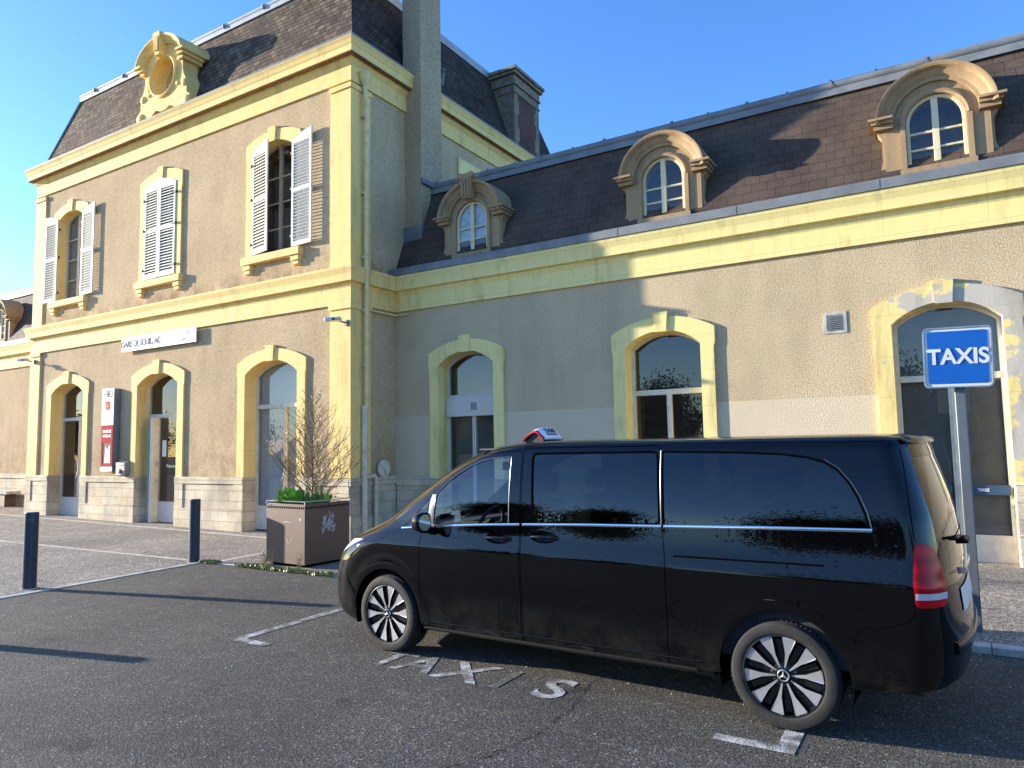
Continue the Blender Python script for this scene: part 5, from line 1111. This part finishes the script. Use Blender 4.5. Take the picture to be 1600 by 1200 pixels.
strip('tailgate_seam', SEAM, D([(4.215, 1.825), (4.24, 1.70), (4.262, 1.50), (4.285, 1.24)]), .006, .0008, VAN)
strip('bumper_seam', SEAM, [(3.93, .60), (3.945, .66), (3.975, .70), (4.05, .722), (4.15, .735), (4.225, .765), (4.262, .81), (4.275, .85)], .006, .0008, VAN)
V_, T_ = cdt_region([rg['tail_band']], rg['tail_band'], [])
for s_ in (-1, 1): surf('tail_lamp_band', M['tail_white'], V_, T_, VAN, off=.008, sides=(s_,))
strip('roof_spoiler', 'gloss_black', [(s, 1.84) for s in np.linspace(2.35, 3, 20)], .05, .03, VAN, space='sz', s_=(-1, 1))
strip('rear_bumper_step', 'gloss_black', [(s, .60) for s in np.linspace(2.5, 3, 16)], .07, .018, VAN, space='sz', s_=(-1, 1))
strip('mirror_base', 'plastic_black', D([(.44, 1.158), (.56, 1.164)]), .03, .01, DOOR)
for z in (.60, .69, .78): strip('grille_bar', 'chrome', [(s, z) for s in np.linspace(0, .24, 10)], .018, .012, VAN, space='sz', s_=(-1, 1))
# door handles
def handle(x, z, par, q):
    c = Pv(*st(x, z)); n = 24; sg = -q      # the near side is local -y
    fl = lambda p: (p[0], p[1]*sg, p[2])
    pts = [Pv(*p) for p in [st(*p) for p in cup(x, z)]]; mb = MB()
    rings = [[p for p in pts], [p*.94+c*.06+np.array([0, .010, 0]) for p in pts], [p*.6+c*.4+np.array([0, .026, 0]) for p in pts], [p*.2+c*.8+np.array([0, .032, 0]) for p in pts]]
    vs = [fl(p) for rg_ in rings for p in rg_]; mb.add(vs, [(k*n+i, k*n+(i+1) % n, (k+1)*n+(i+1) % n, (k+1)*n+i) for k in range(3) for i in range(n)]+[tuple(3*n+i for i in range(n))]); mb.build('handle_cup', M['black_paint'], par, smooth=60)
    y = c[1]; mb = MB(); mb.tube([fl(p) for p in [(x-.126, y+.002, z-.003), (x-.10, y-.010, z), (x-.03, y-.020, z+.002), (x+.03, y-.020, z+.002)]], [.010, .015, .018, .018], 10); mb.build('handle', M['black_paint'], par, smooth=60)
    mb = MB(); mb.tube([fl(p) for p in [(x+.034, y-.020, z+.002), (x+.08, y-.018, z+.002), (x+.115, y-.008, z), (x+.128, y+.002, z)]], [.018, .020, .018, .012], 12); mb.build('key_cover', M['gloss_black'], par, smooth=60)
for q_ in (-1, 1): handle(1.255, 1.095, DOORS['front_door', q_], q_); handle(1.70, 1.125, DOORS['sliding_door', q_], q_)
# mirrors
for q in (-1, 1):
    mb = MB(); mb.x = Matrix.Translation((.535, q*1.07, 1.205)) @ Matrix.Rotation(R(8*q), 4, 'Z') @ Matrix.Scale(.84, 4); n = 14
    prof = [(-.12, .015, .02), (-.10, .06, .06), (-.06, .085, .088), (0, .095, .10), (.045, .098, .105), (.055, .09, .098)]
    vs = []
    for (dx, ry, rz) in prof:
        for j in range(n):
            a = 2*math.pi*j/n; ca, sa = math.cos(a), math.sin(a); vs.append((dx, ry*math.copysign(abs(ca)**.7, ca), rz*math.copysign(abs(sa)**.7, sa)))
    k = len(prof); mb.add(vs, [(i*n+j, i*n+(j+1) % n, (i+1)*n+(j+1) % n, (i+1)*n+j) for i in range(k-1) for j in range(n)]+[tuple(range(n)), tuple((k-1)*n+j for j in range(n))])
    mr = mb.build('mirror', M['black_paint'], VAN, smooth=70)
    g = MB(); g.x = mb.x; g.add([(.0565, .08*math.cos(a), .085*math.sin(a)) for a in np.linspace(0, 2*math.pi, 17)[:-1]], [tuple(range(16))]); g.build('mirror_glass', M['chrome'], mr)
    g = MB(); g.tube([(.47, q*.915, 1.135), (.49, q*.97, 1.125), (.50, q*1.02, 1.14)], [.035, .03, .03], 10); g.build('mirror_arm', M['plastic_black'], mr)
# wheels
def wheel(cx, q):
    root = empty('wheel', (cx, q*.945, RC)); root.parent = VAN; f = q; rt_, w_ = RC, .235
    o = tag(root)
    mb = MB(); prof = [(.250, -.005), (.258, .006), (.272, .010), (.300, .012), (.325, .006), (.337, -.012), (.343, -.035), (.345, -.06), (.345, -.18), (.335, -.215), (.30, -.232), (.250, -.23)]
    mb.lathe([(r, h*f) for r, h in prof], (0, 0, 0), 'y', 72); mb.build('tyre', M['rubber'], root, smooth=40)
    mb = MB()
    for k in range(72):
        a = 2*math.pi*k/72
        for (h0, h1) in ((-.02, -.065), (-.08, -.115), (-.125, -.16), (-.175, -.21)):
            vs = []
            for da, r in ((-.030, .3425), (.018, .3425), (.018, .3495), (-.030, .3495)):
                for h in (h0, h1): aa = a+da+(h-h0)*.25; vs.append((r*math.cos(aa), h*f, r*math.sin(aa)))
            mb.add(vs, [(0, 2, 3, 1), (4, 5, 7, 6), (0, 1, 7, 6), (2, 4, 5, 3), (0, 6, 4, 2), (1, 3, 5, 7)])
    mb.build('tread', M['rubber'], root, smooth=0, fixn=False)
    mb = MB(); mb.lathe([(.252, -.004*f), (.256, .005*f), (.250, .007*f), (.247, -.012*f), (.240, -.06*f), (.225, -.20*f)], (0, 0, 0), 'y', 64); mb.build('rim_lip', M['alloy_black'], root, smooth=40)
    mb = MB(); mb.lathe([(0, -.13*f), (.16, -.13*f), (.165, -.11*f), (0, -.10*f)], (0, 0, 0), 'y', 40); mb.build('brake_disc', M['brake'], root)
    mb = MB(); mb.lathe([(.05, -.012*f), (.072, -.016*f), (.09, -.035*f), (.09, -.06*f), (0, -.06*f)], (0, 0, 0), 'y', 40)
    for k in range(5):
        a = 2*math.pi*k/5+.3; mb.lathe([(0, .0), (.008, 0), (.009, -.01*f)], (.062*math.cos(a), -.012*f, .062*math.sin(a)), 'y', 8)
    sp = MB()
    for k in range(10):
        a = 2*math.pi*(k+.15)/10
        def pt(r, off, h): return (r*math.cos(a)-off*math.sin(a), h*f, r*math.sin(a)+off*math.cos(a))
        # machined wedge face, widening to the rim, on a black web
        F_ = [pt(.050, -.004, -.012), pt(.050, .004, -.012), pt(.14, .013, -.006), pt(.238, .047, .000), pt(.246, .037, -.002), pt(.246, -.030, -.002), pt(.238, -.036, .000), pt(.14, -.012, -.006)]
        Bk = [pt(.058, -.010, -.05), pt(.058, .010, -.05), pt(.14, .023, -.05), pt(.238, .051, -.04), pt(.246, .037, -.04), pt(.246, -.030, -.04), pt(.238, -.040, -.04), pt(.14, -.021, -.05)]
        n = 8; sp.add(F_+Bk, [tuple(range(n))])
        mb.add([tuple(Vector(p)-Vector((0, .0008*f, 0))) for p in F_]+Bk, [(i, (i+1) % n, n+(i+1) % n, n+i) for i in range(n)]+[tuple(range(n, 2*n))])
        # slim black blade between the wedges
        a += math.pi/10
        F2 = [pt(.07, -.014, -.030), pt(.07, .014, -.030), pt(.226, .020, -.022), pt(.226, -.020, -.022)]; B2 = [pt(.07, -.016, -.06), pt(.07, .016, -.06), pt(.226, .024, -.05), pt(.226, -.024, -.05)]
        mb.add(F2+B2, [(0, 1, 2, 3)]+[(i, (i+1) % 4, 4+(i+1) % 4, 4+i) for i in range(4)])
    mb.build('rim', M['alloy_black'], root, smooth=30); sp.build('spoke_face', M['alloy'], root, smooth=0)
    mb = MB(); mb.lathe([(.030, -.004*f), (.034, .002*f), (.038, -.004*f), (.040, -.012*f)], (0, 0, 0), 'y', 30)
    for k in range(3):
        a = R(90+120*k); b1, b2 = a+R(60), a-R(60); y0 = -.001*f
        mb.add([(.034*math.cos(a), y0, .034*math.sin(a)), (.007*math.cos(b1), y0, .007*math.sin(b1)), (0, y0+.003*f, 0), (.007*math.cos(b2), y0, .007*math.sin(b2))], [(0, 1, 2, 3)])
    mb.build('hub_star', M['alloy'], root, smooth=0, fixn=True)
    mb = MB(); mb.lathe([(0, -.004*f), (.031, -.004*f), (.052, -.012*f)], (0, 0, 0), 'y', 30); mb.build('hub_cap', M['gloss_black'], root)
    return root
for cx in (0, WB):
    for q in (-1, 1): wheel(cx, q)
# wheel wells, underbody, cabin ---------------------------------------------
for cx, rr_ in ((0, .415), (WB, .42)):
    for q in (-1, 1):
        mb = MB(); n = 28; vs = []
        for i in range(n+1):
            a = math.pi*(1.10-1.20*i/n)
            for y in (.935, .60): vs.append((cx+rr_*math.cos(a), q*y, RC+rr_*math.sin(a)))
        mb.add(vs, [(2*i, 2*i+1, 2*i+3, 2*i+2) for i in range(n)]); mb.add([(cx-rr_, q*.60, .28), (cx+rr_, q*.60, .28), (cx+rr_, q*.60, .8), (cx-rr_, q*.60, .8)], [(0, 1, 2, 3)])
        mb.build('wheel_arch_liner', M['hole_dark'], VAN, fixn=False)
mb = MB(); mb.box(-.72, 4.25, -.58, .58, .24, .38); mb.box(.45, 3.02, -.88, .88, .25, .38); mb.box(3.95, 4.30, -.80, .80, .38, .44); mb.build('underbody', M['plastic_black'], VAN)
mb = MB(); mb.box(-.30, 4.35, -.86, .86, .42, .46); mb.box(-.45, .50, -.80, .80, .46, .95); mb.box(.10, .52, -.86, .86, .90, 1.10)
mb.add([(-.15, -.82, 1.10), (-.15, .82, 1.10), (.45, .82, 1.14), (.45, -.82, 1.14), (.62, -.80, 1.0), (.62, .80, 1.0)], [(0, 1, 2, 3), (3, 2, 5, 4)]); mb.build('dashboard', M['interior_dark'], VAN)
for q in (-1, 1): mb = MB(); mb.box(.55, 4.30, q*.885-.01, q*.885+.01, .42, 1.10); mb.build('door_lining', M['interior_dark'], VAN)
mb = MB(); n = 28; c = Vector((.80, -.42, 1.13)); u = Vector((.42, 0, .90)).normalized(); v = Vector((0, 1, 0))
mb.tube([c+(u*math.sin(2*math.pi*i/n)+v*math.cos(2*math.pi*i/n))*.185 for i in range(n+1)], .016, 8, cap=False); mb.tube([c-v*.18, c, c+v*.18], .020, 6); mb.tube([c, c-u*.18], .020, 6); mb.lathe([(0, -.03), (.055, -.03), (.06, .02)], tuple(c), 'x', 14); mb.tube([c, c+Vector((-.35, 0, .0))], .03, 8)
mb.build('steering_wheel', M['interior_dark'], VAN, smooth=60)
mb = MB(); mb.box(.72, .76, -.14, .14, 1.62, 1.70); mb.tube([(.74, 0, 1.70), (.76, 0, 1.80)], .01, 6); mb.build('rear_view_mirror', M['interior_grey'], VAN)
def seat(x, y, w=.50):
    mb = MB()
    def slab(pts, y0, y1): mb.ext(pts, y0, y1)
    slab(rnd([(x-.52, .72), (x-.50, .88), (x-.06, .84), (x, .70)], .05), y-w/2, y+w/2)
    slab(rnd([(x-.10, .78), (x-.04, 1.36), (x+.08, 1.40), (x+.14, .80)], .05), y-w/2+.02, y+w/2-.02)
    hd = Matrix.Translation((x+.05, y, 1.53)); n = 14
    vs = []; prof = [(-.055, .6), (-.04, .95), (0, 1), (.04, .95), (.055, .6)]
    for dx, k in prof:
        for j in range(n): a = 2*math.pi*j/n; ca, sa = math.cos(a), math.sin(a); vs.append(tuple(hd @ Vector((dx, .145*k*math.copysign(abs(ca)**.6, ca), .095*k*math.copysign(abs(sa)**.6, sa)))))
    mb.add(vs, [(i*n+j, i*n+(j+1) % n, (i+1)*n+(j+1) % n, (i+1)*n+j) for i in range(4) for j in range(n)]+[tuple(range(n)), tuple(4*n+j for j in range(n))])
    for s in (-.06, .06): mb.tube([(x+.04, y+s, 1.36), (x+.05, y+s, 1.48)], .007, 6)
    mb.box(x-.40, x, y-.15, y+.15, .46, .72)
    return mb.build('seat', M['interior_dark'], VAN, smooth=40)
for x, ys in ((1.40, (-.45, .45)), (2.30, (-.5, .0, .5)), (3.25, (-.5, 0, .5))):
    for y in ys: seat(x, y)
mb = MB(); mb.box(.9, 4.2, -.70, .70, 1.82, 1.835); mb.build('headliner', M['interior_grey'], VAN)
# door backing (dark rebate behind the panel gaps)
for poly, nm in ((fd, 'front_door'), (sd, 'sliding_door')):
    o_, i_ = xz(inset(poly, -.012)), xz(inset(poly, .02)); V_, T_ = cdt_region([o_, i_], o_, [i_]); surf('door_seal', M['hole_dark'], V_, T_, VAN, off=-.012, sides=(-1,)); surf('door_seal', M['hole_dark'], V_, T_, VAN, off=-.012, sides=(1,))
# rear wiper, badge, washer parts on the tailgate
pw = Pv(2.90, float(t_of_z(1.20))); mb = MB(); mb.tube([(pw[0]-.02, -.05, 1.16), (pw[0]+.055, -.06, 1.17)], .028, 10); mb.tube([(pw[0]+.05, -.06, 1.18), (pw[0]+.045, -.38, 1.21)], [.018, .008], 8); mb.tube([(pw[0]+.012, -.14, 1.20), (pw[0]+.010, -.58, 1.235)], .010, 6); mb.build('rear_wiper', M['plastic_black'], VAN)
V_, T_ = cdt_region([npl], npl, []); surf('number_plate', M['number_plate'], V_, T_, VAN, off=.006)
mb = MB(); mb.box(4.48, 4.515, -.33, .33, .98, 1.02); mb.build('tailgate_handle', M['chrome'], VAN)
# roof taxi sign (a thing of its own, standing on the roof)
e3 = Vector((e_[0], e_[1], 0)); n3 = Vector((n_v[0], n_v[1], 0))
loc = Vector((orig[0], orig[1], 0))+e3*1.335+n3*(-.30)+Vector((0, 0, 1.878))
T = empty('taxi_roof_sign', tuple(loc), math.atan2(e_[1], e_[0]), 'white and red curved TAXI roof light standing on the black van', 'taxi sign'); T.scale = (.70, .62, .95)
TP = [(-.21, .012), (-.175, .038), (-.13, .070), (-.08, .100), (-.03, .122), (.015, .130), (.045, .125), (.150, .045), (.155, .030)]
def tsweep(name, mat, y0, y1, prof, inner, n=8):
    mb = MB(); vs = []; lp = prof+inner[::-1]; k = len(lp)
    for i in range(n+1):
        y = y0+(y1-y0)*i/n; sc = 1-.30*abs(y/.29)**3
        for (x, z) in lp: vs.append((x*(1-.12*abs(y/.29)**3), y, z*sc+.012))
    mb.add(vs, [(i*k+j, i*k+(j+1) % k, (i+1)*k+(j+1) % k, (i+1)*k+j) for i in range(n) for j in range(k)]+[tuple(range(k)), tuple(n*k+j for j in range(k))])
    return mb.build(name, M[mat], T, smooth=40)
TI = [(x*.93+.002, z-.012) for x, z in TP]
tsweep('shell', 'white_matte', -.245, .245, TP, TI, 12)
tsweep('red_end', 'taxi_red', -.29, -.2455, TP, TI, 4); tsweep('red_end', 'taxi_red', .2455, .29, TP, TI, 4)
tsweep('dark_core', 'plastic_black', -.255, .255, [(x*.92, z-.013) for x, z in TP[1:]], [(-.15, -.012), (-.12, -.012), (-.09, -.012), (-.06, -.012), (0, -.012), (.05, -.012), (.1, -.012), (.13, -.012)])
tmx = Matrix(((0, -.795, .606, .098), (1, 0, 0, 0), (0, .606, .795, .100), (0, 0, 0, 1)))
put_text('TAXI', .085, M['ink'], T, tmx @ Matrix.Translation((0, .018, .001)), bold=.0025, sx=1.5)
mb = MB(); mb.x = tmx
for i in range(4): mb.box(-.115+i*.07-.021, -.115+i*.07+.021, -.050, -.020, .0, .003)
mb.build('tariff_lamp', M['ink'], T)
for i, c in enumerate('ABCD'): put_text(c, .03, M['white_matte'], T, tmx @ Matrix.Translation((-.115+i*.07, -.035, .004)), depth=.0005)
mb = MB(); mb.box(-.16, .14, -.20, .20, -.010, .014); mb.build('base', M['plastic_black'], T, bevel=.004)
# ------------------------------------------------------------------ the far side of the car park, seen in the glass and the paint
def tree(x, y, h, rad, seed, label, bare=False):
    r = random.Random(seed); t = empty('tree', (x, y, 0), 0, label, 'tree', 'trees across the car park'); tb = MB(); lb = MB()
    tb.tube([(0, 0, 0), (.05, 0, h*.3), (-.05, .05, h*.6), (0, 0, h*.9)], [h*.03, h*.024, h*.014, h*.004], 8); ends = []
    for i in range(16):
        a = r.uniform(0, 6.28); z0 = h*r.uniform(.28, .8); L_ = rad*r.uniform(.6, 1.05)*(1-.5*(z0/h)); p = [(0, 0, z0)]; q = Vector((0, 0, z0)); d = Vector((math.cos(a), math.sin(a), .55))
        for k in range(5): d = (d+Vector((r.uniform(-.4, .4), r.uniform(-.4, .4), r.uniform(-.1, .4)))).normalized(); q = q+d*L_/4; p.append(tuple(q)); ends.append(q.copy())
        tb.tube(p, h*.009, 5, r2=.01, cap=False)
    tb.build('trunk', M['bark_dark'], t)
    for q in ends:
        for k in range(170):
            s = h*.024*r.uniform(.5, 1.3); c = q+Vector((r.gauss(0, 1), r.gauss(0, 1), r.gauss(0, .8)))*rad*.17; d = Vector((r.uniform(-1, 1), r.uniform(-1, 1), r.uniform(-1, 1))).normalized(); a = d.orthogonal().normalized()
            lb.add([c, c+d*s+a*s*.5, c+d*s*2, c+d*s-a*s*.5], [(0, 1, 2, 3)])
    lb.build('crown', M['leaf_tree'], t, smooth=0, fixn=False)
tree(-15, -17, 4.6, 3.2, 1, 'spreading tree reflected in the station door panes')
tree(-6, -19, 4.6, 4.2, 2, 'low broad tree reflected in the front of the van')
tree(-1.5, -19, 4.6, 4.0, 3, 'low bushy tree reflected in the sliding door window')
tree(9, -22, 5.6, 4.2, 4, 'tree reflected at the back of the van')
tree(-24, -22, 6.5, 3.6, 5, 'taller tree reflected in the leftmost station door')
for k, (x, y, h) in enumerate(((-44, -12, 6.5), (-51, -15, 8), (-58, -13, 7), (-66, -16, 8.5), (-75, -17, 8), (-36, -14, 5.5))):
    tree(x, y, h*.62, h*.42, 20+k, ('small rounded', 'tall spreading', 'dense rounded', 'tallest spreading', 'farthest spreading', 'lowest rounded')[k]+' tree at the left edge of the car park')
H = empty('house', (3.5, -26, 0), R(4), 'low house with dark hipped roof reflected in the van windows', 'house')
mb = MB(); mb.box(-6, 6, -4, 4, 0, 3); mb.build('wall', M['stucco_flue'], H)
mb = MB(); mb.add([(-6.5, -4.5, 3), (6.5, -4.5, 3), (6.5, 4.5, 3), (-6.5, 4.5, 3), (-3, 0, 5.2), (3, 0, 5.2)], [(0, 1, 5, 4), (1, 2, 5), (2, 3, 4, 5), (3, 0, 4), (0, 3, 2, 1)]); rf = mb.build('roof', M['slate_x'], H, smooth=0)
mb = MB(); mb.box(2, 2.8, -.5, .5, 4.2, 6.1); mb.build('chimney', M['chimney_stone'], rf)
for i, (x, y) in enumerate(((1.2, -22), (7.5, -20))):
    t = empty('utility_pole', (x, y, 0), 0, ('wooden pole reflected in the sliding door window', 'wooden pole reflected in the rear side window')[i], 'pole', 'poles across the car park')
    mb = MB(); mb.tube([(0, 0, 0), (0, 0, 7)], .11, 8, r2=.08); mb.build('post', M['bark_dark'], t); mb = MB(); mb.box(-.8, .8, -.05, .05, 6.5, 6.6); mb.build('crossbar', M['bark_dark'], t)
mb = MB(); n = 60; vs = []
for i in range(n+1):
    x = -170+340*i/n; hgt = 10+7*math.sin(i*.21)+4*math.sin(i*.53+1)+1.5*math.sin(i*1.7); vs += [(x, -120, -1), (x, -135, hgt*.7), (x, -160, hgt), (x, -220, -1)]
mb.add(vs, [(4*i+j, 4*i+j+1, 4*i+5+j, 4*i+4+j) for i in range(n) for j in range(3)]); tag(mb.build('hills', M['leaf_tree'], None, smooth=60), kind='structure')
